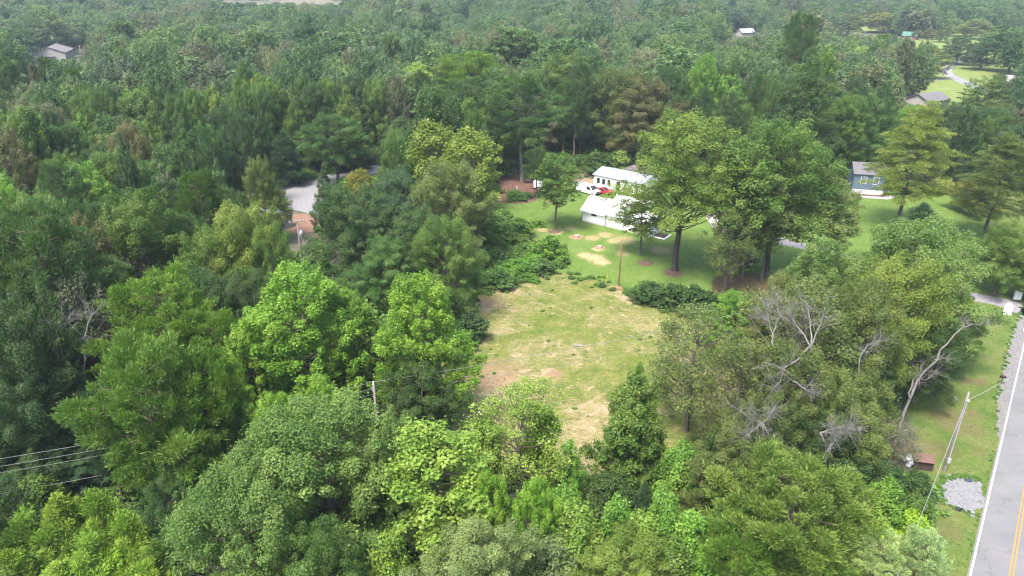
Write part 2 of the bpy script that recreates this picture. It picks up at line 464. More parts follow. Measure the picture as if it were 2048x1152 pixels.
from mathutils.geometry import tessellate_polygon
def sheet(name, poly, z, mat, rough=.5, step=1.0, open_=True, kind='structure', closed_smooth=True):
    """A flat patch with an uneven edge."""
    pts = [Vector((x, y, 0)) for x, y in poly]; out = []
    m = len(pts)
    for i in range(m):
        a, b = pts[i], pts[(i+1) % m]
        p0, p3 = pts[i-1], pts[(i+2) % m]
        n = max(2, int((b-a).length/step))
        for k in range(n):
            t = k/n
            if closed_smooth:   # Catmull-Rom
                q = .5*((2*a)+(b-p0)*t+(2*p0-5*a+4*b-p3)*t*t+(3*a-p0-3*b+p3)*t**3)
            else: q = a.lerp(b, t)
            out.append(q)
    if rough:
        s = random.random()*50
        from mathutils import noise as mn
        res = []
        for i, q in enumerate(out):
            tdir = (out[(i+1) % len(out)]-out[i-1]); tdir.normalize(); nn = Vector((-tdir.y, tdir.x, 0))
            w = mn.noise(Vector((q.x*.35, q.y*.35, s)))*rough*1.4+mn.noise(Vector((q.x*1.3, q.y*1.3, s)))*rough*.7
            res.append(q+nn*w)
        out = res
    tri = tessellate_polygon([out])
    me = bpy.data.meshes.new(name)
    me.from_pydata([(p.x, p.y, z) for p in out], [], [tuple(t) for t in tri])
    bm = bmesh.new(); bm.from_mesh(me)
    bmesh.ops.recalc_face_normals(bm, faces=bm.faces)
    for f in bm.faces:
        if f.normal.z < 0: f.normal_flip()
    bm.to_mesh(me); bm.free()
    me.materials.append(mat)
    o = link(name, me); tag(o, kind=kind)
    if open_: OPEN.append(poly)
    return o

# forest floor
m, n, l, p, o = new_mat('forest_floor')
a = ramp(n, l, noise(n, l, .09, 5, .6), [(.35, (.050, .072, .030)), (.5, (.062, .066, .034)), (.62, (.098, .072, .050))])
b = ramp(n, l, noise(n, l, 1.6, 6, .7), [(.3, .65), (.7, 1.25)])
l.new(mix(n, l, 1.0, a, b, 'MULTIPLY'), p.inputs['Base Color']); p.inputs['Roughness'].default_value = .95
bump(n, l, p, noise(n, l, .9, 6, .7), .25)
FLOOR = m
ys = np.concatenate([np.linspace(-60, 300, 10), np.linspace(320, 3200, 150), np.linspace(3400, 9000, 12)])
xs = np.concatenate([np.linspace(-6500, -1500, 10), np.linspace(-1400, 1400, 140), np.linspace(1500, 6500, 10)])
gx, gy = np.meshgrid(xs, ys); gz = hill(gx, gy)
me = bpy.data.meshes.new('ground'); nx, ny = len(xs), len(ys)
me.from_pydata(np.stack([gx, gy, gz], -1).reshape(-1, 3).tolist(), [],
               [(j*nx+i, j*nx+i+1, (j+1)*nx+i+1, (j+1)*nx+i) for j in range(ny-1) for i in range(nx-1)])
me.polygons.foreach_set('use_smooth', [True]*len(me.polygons))
tag(link('ground', me, FLOOR), kind='structure')

def spots(n, l, lst, wob=.9):
    """0..1 mask of uneven round patches (x, y, radius) on the ground."""
    tc = n.new('ShaderNodeTexCoord').outputs['Object']
    nz = n.new('ShaderNodeTexNoise'); nz.inputs['Scale'].default_value = 1.3; nz.inputs['Detail'].default_value = 8; nz.inputs['Roughness'].default_value = .78
    l.new(tc, nz.inputs['Vector'])
    acc = None
    for x, y, r_, st in lst:
        d = n.new('ShaderNodeVectorMath'); d.operation = 'DISTANCE'; l.new(tc, d.inputs[0]); d.inputs[1].default_value = (x, y, 0)
        q = math_(n, l, 'DIVIDE', d.outputs['Value'], r_)
        q = math_(n, l, 'ADD', q, math_(n, l, 'MULTIPLY_ADD', nz.outputs['Fac'], 3.0*wob, -1.5*wob))
        mr = n.new('ShaderNodeMapRange'); mr.inputs[1].default_value = .6; mr.inputs[2].default_value = 1.25
        mr.inputs[3].default_value = st; mr.inputs[4].default_value = 0; l.new(q, mr.inputs[0])
        acc = mr.outputs[0] if acc is None else math_(n, l, 'MAXIMUM', acc, mr.outputs[0])
    return acc

# lawn
def lawn_mat(name, g1, g2, g3, spot=None, spotcol=(.36, .24, .14)):
    m, n, l, p, o = new_mat(name)
    a = ramp(n, l, noise(n, l, .22, 7, .68, dist=.8), [(.3, g1), (.5, g2), (.7, g3)])
    b = ramp(n, l, noise(n, l, 1.9, 8, .8), [(.3, .62), (.7, 1.28)])
    c = mix(n, l, 1.0, a, b, 'MULTIPLY')
    if spot:
        sc = ramp(n, l, noise(n, l, 1.8, 5, .7), [(.3, [k*.8 for k in spotcol]), (.7, [k*1.2 for k in spotcol])])
        c = mix(n, l, spots(n, l, spot), c, sc)
    l.new(c, p.inputs['Base Color']); p.inputs['Roughness'].default_value = .9; p.inputs['Specular IOR Level'].default_value = .15
    bump(n, l, p, noise(n, l, 5, 4, .7), .05)
    return m
def sp(u, v, r_, st=.85): q = at(u, v); return (q.x, q.y, r_, st)
LAWN = lawn_mat('lawn_grass', alb(118,154,66), alb(136,168,76), alb(154,178,96),
    [sp(1172,511,1.5), sp(1190,516,1.8), sp(1203,524,1.5), sp(1196,498,1.1,.9), sp(1153,474,1.3,.9), sp(1109,464,1.6,.9), sp(1185,476,1.5,.5),
     sp(1210,470,1.6,.6), sp(1228,482,1.4,.6), sp(1245,508,1.3,.4), sp(1075,443,.9,.5), sp(1085,460,1.2,.5), sp(1140,457,1.3,.4), sp(1103,402,1.8,.7),
     sp(1248,480,2.2,.5), sp(1320,500,2.0,.5)])
lawn_p = world_poly([(985,398),(1040,385),(1090,345),(1160,335),(1260,330),(1500,372),(1640,395),(1740,384),(1900,388),(2110,392),(2110,540),
                     (1930,560),(1760,560),(1600,610),(1500,625),(1400,618),(1320,604),(1240,576),(1190,560),(1110,548),(1060,500),(1010,440)])
sheet('lawn', lawn_p, .004, LAWN, .5)

# mown field: straw left lying over short grass
m, n, l, p, o = new_mat('mown_hay')
big = noise(n, l, .10, 7, .62, dist=1.2)
grass = ramp(n, l, noise(n, l, .35, 5, .65), [(.3, alb(114,138,58)), (.52, alb(142,154,74)), (.72, alb(170,170,94))])
straw = ramp(n, l, noise(n, l, .6, 5, .7), [(.3, alb(206,176,138)), (.7, alb(242,216,176))])
st1 = noise(n, l, 1.0, 5, .72, stretch=(.5, 1.8, 1), rot=math.radians(38), dist=1.6)
st2 = noise(n, l, 1.3, 5, .72, stretch=(.5, 1.6, 1), rot=math.radians(-48), dist=1.8)
stm = math_(n, l, 'MAXIMUM', math_(n, l, 'MULTIPLY', st1, .95), math_(n, l, 'MULTIPLY', st2, .9))
edge = spots(n, l, [sp(975,765,5,.55), sp(1000,585,3.2,.5), sp(960,612,3,.6), sp(945,690,3,.35), sp(1100,745,1.2,.8), sp(1190,830,3.5,.35), sp(1240,700,.1,.0),
                    sp(940,830,4,.4), sp(1160,880,4,.35), sp(1255,598,1.6,.6), sp(1020,650,3,.3), sp(960,920,4,.6), sp(740,850,4,.5), sp(1175,965,3,.6), sp(1300,830,3,.3)])
mask = math_(n, l, 'ADD', math_(n, l, 'MULTIPLY_ADD', big, 2.6, -1.22), math_(n, l, 'MULTIPLY_ADD', stm, 3.6, -1.78))
mask = math_(n, l, 'ADD', mask, edge)
wc = at(985, 690); wt = n.new('ShaderNodeTexWave'); wt.wave_type = 'RINGS'; wt.rings_direction = 'Z'; wt.inputs['Scale'].default_value = .16
wt.inputs['Distortion'].default_value = 9; wt.inputs['Detail'].default_value = 4; wt.inputs['Detail Scale'].default_value = .25
mpw = n.new('ShaderNodeMapping'); mpw.inputs['Location'].default_value = (-wc.x, -wc.y, 0); l.new(n.new('ShaderNodeTexCoord').outputs['Object'], mpw.inputs[0]); l.new(mpw.outputs[0], wt.inputs['Vector'])
trk = math_(n, l, 'MULTIPLY', ramp(n, l, wt.outputs['Fac'], [(.70, 0), (1.0, .55)]), ramp(n, l, noise(n, l, .28, 6, .7), [(.5, 0), (.62, 1)]))
mask = math_(n, l, 'ADD', mask, trk)
cl = n.new('ShaderNodeClamp'); l.new(mask, cl.inputs[0])
c = mix(n, l, cl.outputs[0], grass, straw)
fine = ramp(n, l, noise(n, l, 2.2, 9, .86), [(.33, .62), (.67, 1.42)])
c = mix(n, l, 1.0, c, fine, 'MULTIPLY')
soil = spots(n, l, [sp(985,745,3.6,.5), sp(1110,748,1.1,.7), sp(955,760,3,.35), sp(975,600,2,.4)])
c = mix(n, l, soil, c, alb(186,146,118))
l.new(c, p.inputs['Base Color']); p.inputs['Roughness'].default_value = .95; p.inputs['Specular IOR Level'].default_value = .1
bump(n, l, p, noise(n, l, 4, 5, .75), .08)
FIELD = m
field_p = world_poly([(945,590),(1000,570),(1060,556),(1110,546),(1190,558),(1240,575),(1300,602),(1390,618),(1500,640),(1560,720),(1490,830),
                      (1380,910),(1290,960),(1200,1020),(1130,1040),(1060,960),(930,950),(800,930),(705,900),(690,830),(850,740),(920,660)])
sheet('mown_field', field_p, .008, FIELD, .7)

# roadside verge
VERGE = lawn_mat('verge_grass', alb(104,136,62), alb(130,152,72), alb(156,154,98),
    [sp(1960,765,.9,.7), sp(1900,840,2.5,.5), sp(1945,860,1.2,.5), sp(1950,830,.9,.5), sp(1880,900,2,.4), sp(1930,760,1,.6), sp(1890,1060,1.6,.35), sp(1960,905,.9,.4)], alb(150,124,96))
A = at(1940, 1152); B = at(2048, 690); rd = (B-A).normalized(); rn = Vector((rd.y, -rd.x, 0))     # rn points across the road, to the right
yel = at(2022, 1152); lane = (yel-A).dot(rn)
def rp(s, w, z=0): q = A+rd*s+rn*w; return (q.x, q.y, z)
verge_p = [rp(-60,-7)[:2], rp(-25,-6)[:2], rp(0,-4.5)[:2], rp(12,-6.0)[:2], rp(22,-9)[:2], rp(32,-12)[:2], rp(42,-11)[:2], rp(52,-10)[:2], rp(70,-9)[:2], rp(130,-9)[:2],
           rp(130,14)[:2], rp(-60,14)[:2]]
sheet('verge', verge_p, .012, VERGE, .6)

# gravel
def gravel_mat(name, c1, c2, sc=6):
    m, n, l, p, o = new_mat(name)
    v = n.new('ShaderNodeTexVoronoi'); v.inputs['Scale'].default_value = sc; l.new(n.new('ShaderNodeTexCoord').outputs['Object'], v.inputs['Vector'])
    a = mix(n, l, noise(n, l, .5, 5, .7), c1, c2)
    b = ramp(n, l, v.outputs['Color'], [(0, .7), (1, 1.15)])
    c = mix(n, l, 1.0, a, b, 'MULTIPLY')
    c = mix(n, l, ramp(n, l, noise(n, l, .9, 6, .75), [(.58, 0), (.78, .5)]), c, alb(130,140,96))
    l.new(c, p.inputs['Base Color']); p.inputs['Roughness'].default_value = .95
    bump(n, l, p, v.outputs['Distance'], .03)
    return m
GRAVEL = gravel_mat('grey_gravel', alb(170,170,173), alb(186,184,186))
GRAVEL2 = gravel_mat('pale_gravel', alb(160,155,150), alb(176,170,166))
sheet('gravel_pad', world_poly([(1884,958),(1925,952),(1962,962),(1972,1000),(1952,1032),(1918,1022),(1880,1000)]), .016, GRAVEL, .6, .2)
sheet('gravel_shoulder', [rp(s, w)[:2] for s, w in ((25,.1),(25.2,-.6),(29,-1.0),(33,-1.35),(40,-1.5),(50,-1.6),(58,-1.5),(66,-1.2),(75,.1),(60,.15),(40,.15))], .016, GRAVEL2, .22, .3)
GRAVEL3 = gravel_mat('bright_gravel', alb(182,181,184), alb(200,198,200))
sheet('gravel_lot', world_poly([(545,392),(562,372),(600,362),(650,350),(700,343),(745,330),(850,318),(852,330),(752,346),(705,358),(665,380),(645,425),(598,422),(565,408)]), .016, GRAVEL3, .5)
sheet('clay_patch', world_poly([(572,432),(615,428),(640,440),(632,462),(590,466),(566,450)]), .020, simple('red_clay', alb(182,142,118), .95, .2, .8, bumpd=.05), .5)
sheet('dirt_yard', world_poly([(985,392),(1005,352),(1035,338),(1092,340),(1105,372),(1078,390),(1060,404),(1015,408)]), .016, simple('brown_mulch', alb(150,112,94), .95, .25, .7, bumpd=.05), .5)
sheet('sandy_patch', world_poly([(1140,350),(1180,335),(1240,345),(1235,372),(1190,376),(1160,368)]), .016, simple('sand', alb(206,180,146), .95, .15, .7), .5)
sheet('leaf_litter', world_poly([(1425,560),(1480,545),(1530,555),(1545,600),(1490,612),(1430,600)]), .012, simple('brown_litter', alb(122,104,66), .95, .3, .9, bumpd=.05), .7)
def strip(name, pts, w, z, mat, rough=.15):
    P = [Vector((*q, 0)) for q in pts]; L_, R_ = [], []
    for i, q in enumerate(P):
        t = (P[min(i+1, len(P)-1)]-P[max(i-1, 0)]).normalized(); nn = Vector((-t.y, t.x, 0))
        ww = w[i] if hasattr(w, '__len__') else w
        L_.append((q+nn*ww/2).xy); R_.append((q-nn*ww/2).xy)
    return sheet(name, [tuple(q) for q in L_+R_[::-1]], z, mat, rough, .8)
DRIVE = gravel_mat('driveway_surface', alb(178,172,176), alb(196,190,190), 8)
strip('driveway', [at(u, v).xy for u, v in ((2135,640),(2050,620),(1995,603),(1930,590),(1830,560),(1712,523),(1640,500),(1585,488),(1520,470),(1455,452))], [6,4.6,3.6,3.4,3.2,3.2,3.2,3.2,3.4,4], .016, DRIVE)
sheet('patio', world_poly([(1412,424),(1452,420),(1478,440),(1462,466),(1425,456)]), .020, simple('pale_concrete', alb(232,218,206), .9, .1, 1), .2)
MEADOW = lawn_mat('meadow_grass', alb(140,166,80), alb(164,182,98), alb(186,196,118))
for pts in ([(1822,84),(1900,66),(2110,56),(2110,130),(2030,150),(1990,160),(1985,215),(1905,212),(1870,218),(1828,192),(1846,150),(1838,112)],
            [(1690,56),(1750,50),(1770,56),(1740,64),(1700,66)], [(1660,30),(1760,26),(1800,34),(1700,40)]):
    sheet('meadow', world_poly(pts), .004, MEADOW, 1.5, 4)
strip('far_driveway', [at(u, v).xy for u, v in ((2110,215),(1960,176),(1915,158),(1893,144),(1905,128),(1945,108),(2000,92))], [5,5,5,5,4.5,4.5,4.5], .012, GRAVEL3)
strip('far_lane', [at(u, v).xy for u, v in ((1838,158),(1860,161),(1893,157))], 2.5, .016, GRAVEL2)

def draped(name, pts, mat):
    P = [at(u, v, 10).xy for u, v in pts]; q = np.array(P); lo_, hi_2 = q.min(0), q.max(0); N_ = 40
    xs_, ys_ = np.linspace(lo_[0], hi_2[0], N_), np.linspace(lo_[1], hi_2[1], N_); X_, Y_ = np.meshgrid(xs_, ys_)
    ins = inside(np.column_stack([X_.ravel(), Y_.ravel()]), P); Z_ = hill(X_, Y_).ravel()+.6
    f_ = [(j*N_+i, j*N_+i+1, (j+1)*N_+i+1, (j+1)*N_+i) for j in range(N_-1) for i in range(N_-1)]
    f_ = [q_ for q_ in f_ if ins[list(q_)].sum() >= 2]
    me_ = bpy.data.meshes.new(name); me_.from_pydata(np.column_stack([X_.ravel(), Y_.ravel(), Z_]).tolist(), [], f_); me_.materials.append(mat)
    tag(link(name, me_), kind='structure'); OPEN.append([tuple(q_) for q_ in P])
draped('far_field', [(420, 1), (520, -6), (640, -8), (690, -2), (640, 7), (520, 9), (440, 7)], lawn_mat('far_stubble', alb(150,140,116), alb(160,148,122), alb(146,146,106)))
# the road
m, n, l, p, o = new_mat('asphalt')
a = ramp(n, l, noise(n, l, .25, 5, .6), [(.3, alb(154,152,153)), (.7, alb(168,165,166))])
b = ramp(n, l, noise(n, l, 9, 5, .8), [(.3, .88), (.7, 1.09)])
ang = math.atan2(rd.y, rd.x)
tw = ramp(n, l, noise(n, l, .55, 3, .5, stretch=(.02, 1, 1), rot=-ang), [(.35, .93), (.65, 1.05)])
vo = n.new('ShaderNodeTexVoronoi'); vo.feature = 'DISTANCE_TO_EDGE'; vo.inputs['Scale'].default_value = .16
wv = n.new('ShaderNodeVectorMath'); wv.operation = 'ADD'; tcv = n.new('ShaderNodeTexCoord').outputs['Object']; nz_ = n.new('ShaderNodeTexNoise'); nz_.inputs['Scale'].default_value = .8; nz_.inputs['Detail'].default_value = 6
l.new(tcv, nz_.inputs['Vector']); sc_ = n.new('ShaderNodeVectorMath'); sc_.operation = 'SCALE'; sc_.inputs['Scale'].default_value = 3.0; l.new(nz_.outputs['Color'], sc_.inputs[0])
l.new(tcv, wv.inputs[0]); l.new(sc_.outputs[0], wv.inputs[1]); l.new(wv.outputs[0], vo.inputs['Vector'])
crk = ramp(n, l, vo.outputs['Distance'], [(0, .72), (.012, 1.0)])
a = mix(n, l, 1.0, mix(n, l, 1.0, a, tw, 'MULTIPLY'), crk, 'MULTIPLY')
l.new(mix(n, l, 1.0, a, b, 'MULTIPLY'), p.inputs['Base Color']); p.inputs['Roughness'].default_value = .85
bump(n, l, p, noise(n, l, 14, 3, .7), .008)
ASPH = m
S0, S1 = -60, 260
def band(w0, w1, z, s0=S0, s1=S1, step=10):
    b = MB(); s = s0
    while s < s1-1e-6:
        e = min(s+step, s1); b.quad(rp(s, w0, z), rp(s, w1, z), rp(e, w1, z), rp(e, w0, z)); s = e
    return b
OPEN.append([rp(S0,-2)[:2], rp(S0,2*lane+2)[:2], rp(S1,2*lane+2)[:2], rp(S1,-2)[:2]])
roado = band(-.22, 2*lane+.22, .024).build('road', ASPH); tag(roado, kind='structure')
WHITEL = simple('white_line_paint', (.62, .62, .61), .7, .12, 3); YELL = simple('yellow_line_paint', alb(226,178,96), .7, .15, 3)
for w0, w1, mt, nm in ((-.06, .07, WHITEL, 'edge_line'), (2*lane-.07, 2*lane+.06, WHITEL, 'edge_line'), (lane-.19, lane-.07, YELL, 'centre_line'), (lane+.07, lane+.19, YELL, 'centre_line')):
    band(w0, w1, .029).build(nm, mt, roado)

# ------------------------------------------------------------------ buildings
def child_box(name, mat, parent, *b, bevel=0.0):
    return MB().box(*b).build(name, mat, parent, bevel=bevel)
SHINGLE = simple('grey_shingles', alb(150,146,150), .9, .2, 2.0, bumpd=.02)
BROWNSH = simple('weathered_shingles', alb(150,138,134), .9, .25, 1.2, bumpd=.02)
METALROOF = simple('pale_metal_roof', alb(214,222,234), .4, .05, .6)

def gable(parent, x0, x1, y0, y1, zw, zr, wallm, roofm, ov=.35, th=.12, axis='x', wall_name='wall', ends=(True, True)):
    """Walls of a gabled block as separate parts with two roof slopes; ridge along x."""
    w = .18
    if axis == 'x':
        ym = (y0+y1)/2
        child_box(wall_name, wallm, parent, x0, x1, y0, y0+w, -.2, zw)
        child_box(wall_name, wallm, parent, x0, x1, y1-w, y1, -.2, zw)
        for i, x in enumerate((x0, x1-w)):
            if not ends[i]: continue
            b = MB(); f = [(x, y0+w+.002, -.2), (x, y1-w-.002, -.2), (x, y1-w-.002, zw), (x, ym, zr-.02), (x, y0+w+.002, zw)]
            g = [(p[0]+w, p[1], p[2]) for p in f]
            b.poly(f); b.poly(g[::-1])
            for k in range(5): b.quad(f[k], g[k], g[(k+1) % 5], f[(k+1) % 5])
            b.build(wall_name, wallm, parent)
        sl = (zr-zw)/(ym-y0); xa, xb = x0-ov, x1+ov
        for s in (0, 1):
            ya = y0-ov if s == 0 else y1+ov; za = zw-ov*sl+.03
            b = MB(); P = [(xa, ya, za), (xb, ya, za), (xb, ym, zr+.03), (xa, ym, zr+.03)]
            Q = [(p[0], p[1], p[2]+th) for p in P]
            b.poly(P); b.poly(Q)
            for k in range(4): b.quad(P[k], P[(k+1) % 4], Q[(k+1) % 4], Q[k])
            b.build('roof', roofm, parent)

def window(parent, x, y, z, w, h, face='y-', frame=WHITE, lights=2):
    """A framed window standing 3 mm proud of a wall; face tells which way it looks."""
    def bx(a, b, d0, d1, z0, z1, nm, mt, par):
        if face == 'y-': return child_box(nm, mt, par, x+a, x+b, y-d1, y-d0, z0, z1)
        return child_box(nm, mt, par, x+d0, x+d1, y+a, y+b, z0, z1)
    o = bx(0, w, .003, .03, z, z+h, 'window', GLASS, parent)
    fr = MB()
    t = .07
    for a, b, z0, z1 in ((-t, w+t, z-t, z), (-t, w+t, z+h, z+h+t), (-t, 0, z, z+h), (w, w+t, z, z+h)):
        if face == 'y-': fr.box(x+a, x+b, y-.07, y-.003, z0, z1)
        else: fr.box(x+.003, x+.07, y+a, y+b, z0, z1)
    fr.build('frame', frame, o)
    for k in range(1, lights):
        a = w*k/lights
        if face == 'y-': child_box('mullion', frame, o, x+a-.025, x+a+.025, y-.055, y-.032, z, z+h)
        else: child_box('mullion', frame, o, x+.032, x+.055, y+a-.025, y+a+.025, z, z+h)
    return o

# white farmhouse
c0, c1, c2 = at(1163, 442), at(1210, 453), at(1303, 474)
rz = math.atan2(c2.y-c0.y, c2.x-c0.x); L1 = (c1-c0).length; L2 = (c2-c0).length
house = tag(empty('farmhouse', c0, rz), 'long white house with a white metal roof beside the big lawn tree', 'house')
gable(house, 0, L1, 0, 7, 2.5, 4.45, WHITE, WHITEMETAL, .3, ends=(True, False))
gable(house, L1, L2, .02, 9.2, 2.85, 5.3, WHITE, WHITEMETAL, .3)
child_box('foundation', CONC, house, -.03, L2+.03, -.05, -.002, -.2, .28)
window(house, L1*.42, 0, 1.7, 1.0, .5, 'y-', BLACK, 2)
window(house, L1+5.2, .02, .35, .5, .22, 'y-', BLACK, 1)
window(house, L2, 2.1, .9, 1.1, 1.3, 'x+', BLACK, 2)
d = child_box('door', BLACK, house, L2+.003, L2+.06, 4.4, 5.4, .1, 2.2)
child_box('handle', STEEL, d, L2+.061, L2+.10, 4.5, 4.56, 1.05, 1.12)
window(house, L2, 6.6, .9, 1.2, 1.3, 'x+', BLACK, 2)
child_box('porch_step', CONC, house, L2+.08, L2+1.3, 4.1, 5.7, -.1, .12)
for x, z in ((.12, 2.35), (L1+.08, 2.6)):
    MB().tube([(x, -.34, z), (x, -.10, z-.2), (x, -.10, .2), (x-.15, -.75, .04)], .055, 6).build('downspout', BLACK, house)
MB().box(-.3, L1-.01, -.44, -.33, 2.23, 2.34).build('gutter', WHITE, house)
MB().box(L1+.01, L2+.3, -.42, -.31, 2.56, 2.67).build('gutter', WHITE, house)
for x in (2.0, 4.6): MB().tube([(L1+x, 3.0, 4.2), (L1+x, 3.0, 5.0)], .06, 8).build('vent_pipe', STEEL, house)
Mh = Matrix.Translation(c0) @ Matrix.Rotation(rz, 4, 'Z')
# planting bed with a white kerb at its end
bed = tag(empty('planting_bed', Mh @ Vector((L2+.9, .4, 0)), rz), 'dark mulch planting bed edged in white below the house end wall', 'planting bed')
child_box('mulch', simple('dark_mulch', (.03, .022, .018), .95, .3, 4, bumpd=.05), bed, -.7, 1.6, -.2, 2.6, -.05, .09)
for b in ((1.6, 1.78, -.38, 2.6, -.05, .22), (-.7, 1.6, -.38, -.21, -.05, .22)): child_box('kerb', WHITE, bed, *b)

# low white outbuilding behind the van
b0, b1 = at(1187, 371), at(1217, 377.5)
rz2 = math.atan2(b1.y-b0.y, b1.x-b0.x)
ob = tag(empty('outbuilding', b0, rz2), 'low white outbuilding with three dark windows behind the van', 'outbuilding')
gable(ob, 0, 13, 0, 7.5, 2.7, 3.7, WHITE, METALROOF, .3)
for k in range(3): window(ob, .9+k*1.45, 0, .75, .85, 1.35, 'y-', WHITE, 1)
child_box('lean_to_roof', BROWNSH, ob, 3.2, 13, 8.0, 12.5, 2.9, 3.05)
for x in (3.5, 8, 12.7): child_box('post', POLEW, ob, x, x+.15, 12.2, 12.35, -.1, 2.899)
child_box('door', BLACK, ob, 6.2, 7.2, -.06, -.003, .05, 2.1)

# blue-grey cottage at the right
bc = at(1764, 391)
bl = tag(empty('cottage', bc, math.radians(-14)), 'tall blue-grey house with a grey roof behind the right-hand conifer', 'house')
BLUE = simple('blue_siding', alb(140,166,188), .7, .08, 1.5)
gable(bl, -6.5, 0, 0, 7, 4.7, 6.4, BLUE, SHINGLE, .35)
child_box('foundation', CONC, bl, -6.53, .03, -.05, -.002, -.2, 1.1)
for k in range(2): window(bl, -2.4-2.6*k, 0, 2.5, 1.1, 1.5, 'y-', WHITE, 2)
window(bl, 0, 2.6, 2.6, 1.1, 1.4, 'x+', WHITE, 2)
for k in range(14): child_box('siding_board', BLUE, bl, -6.5, 0, -.035, -.003, 1.14+.25*k, 1.14+.25*k+.225)
Mb = Matrix.Translation(bc) @ Matrix.Rotation(math.radians(-14), 4, 'Z')
sheet('concrete_apron', [(Mb @ Vector(q)).to_2d()[:] for q in ((-6,-3.0,0),(.6,-3.0,0),(2.6,-1.0,0),(2.4,.4,0),(1.2,.5,0),(.3,-1.2,0),(-6,-1.2,0))], .024, simple('pale_slab', alb(224,214,210), .9, .08, 1), .05, closed_smooth=False, open_=False)
sheet('mulch_strip', [(Mb @ Vector(q)).to_2d()[:] for q in ((-6,-1.2,0),(.3,-1.2,0),(1.2,.4,0),(.05,.4,0),(.05,-.06,0),(-6,-.06,0))], .020, simple('red_mulch', alb(124,84,76), .95, .3, 3), .1, closed_smooth=False, open_=False)

def far_house(name, u, v, H, L, Wd, rz, wallm, roofm, label, cat, zw=.55, porch=False, extra=None):
    """A gabled house whose ridge the photograph shows at (u, v)."""
    p = at(u, v, H); z0 = float(hill(p.x, p.y)); p = at(u, v, H+z0); z0 = float(hill(p.x, p.y))
    r = empty(name, (p.x, p.y, z0), math.radians(rz)); tag(r, label, cat)
    gable(r, -L/2, L/2, -Wd/2, Wd/2, H*zw, H, wallm, roofm, .5, .2)
    for k in range(max(2, int(L/4))): window(r, -L/2+1.2+k*3.6, -Wd/2, H*.18, 1.1, H*.22, 'y-')
    window(r, L/2, -1.2, H*.18, 1.2, H*.22, 'x+'); child_box('door', BLACK, r, L/2+.003, L/2+.07, 1.0, 2.1, 0, 2.1)
    if porch:
        child_box('porch_roof', roofm, r, L/2+.05, L/2+2.2, -2.4, 2.4, 2.7, 2.9)
        for y in (-2.2, 2.05): child_box('post', WHITE, r, L/2+1.95, L/2+2.1, y, y+.15, 0, 2.69)
    return r
TAN = simple('tan_siding', alb(240,232,224), .7, .06, .4); TANR = simple('tan_roof', alb(170,158,154), .6, .1, .5)
far_house('barn', 104, 91, 7.6, 19, 15, -72, TAN, TANR, 'big tan metal building with a small porch among the far left trees', 'barn', .62, True)
far_house('house', 1492, 58, 5.2, 11, 7, 20, TAN, METALROOF, 'small pale-roofed white house among trees near the top edge', 'house')
GREENR = simple('green_metal_roof', alb(112,160,142), .5, .1, .5); BRICKW = simple('brick_wall', alb(186,130,112), .9, .15, 2)
far_house('house', 1822, 64, 5.0, 9, 7, -35, BRICKW, GREENR, 'little brick house with a green roof at the meadow edge', 'house')
far_house('house', 1858, 186, 4.6, 12, 9, 28, TAN, SHINGLE, 'grey hip-roofed house below the pale curving lane', 'house')
far_house('house', 2046, 152, 4.6, 12, 9, -20, simple('pink_brick', alb(214,180,170), .9, .1, 2), simple('pink_shingle', alb(196,182,182), .9, .12, 2), 'pinkish house cut off by the right edge beside the dark evergreen', 'house')
mr_ = at(532, 424, 3.0)
ms_ = tag(empty('metal_shed', (mr_.x, mr_.y, 0), math.radians(-38)), 'pale metal-roofed shed half hidden beside the gravel clearing', 'shed')
gable(ms_, -5, 4, -3, 3, 2.4, 3.3, TAN, METALROOF, .3)
child_box('door', WHITE, ms_, 4.003, 4.06, -1, 1, 0, 2.1)

# ------------------------------------------------------------------ vehicles
def wheel(parent, x, y, r_, w, side):
    b = MB(); b.tube([(x, y-w/2, r_), (x, y+w/2, r_)], r_, 18)
    t = b.build('wheel', TYRE, parent, smooth=False)
    yy = y+side*(w/2+.006)
    MB().tube([(x, yy-.004, r_), (x, yy+.004, r_)], r_*.6, 14).build('rim', STEEL, t)
def loft(prof_fn, xs_, parent, name, mat, bevel=.05):
    """Body from cross-sections along x."""
    b = MB(); secs = [prof_fn(x) for x in xs_]; k = len(secs[0])
    for s in secs: b.v += s
    for i in range(len(secs)-1):
        for j in range(k):
            b.f.append((i*k+j, i*k+(j+1) % k, (i+1)*k+(j+1) % k, (i+1)*k+j))
    b.f.append(tuple(range(k))); b.f.append(tuple((len(secs)-1)*k+j for j in range(k)))
    return b.build(name, mat, parent, bevel=bevel)

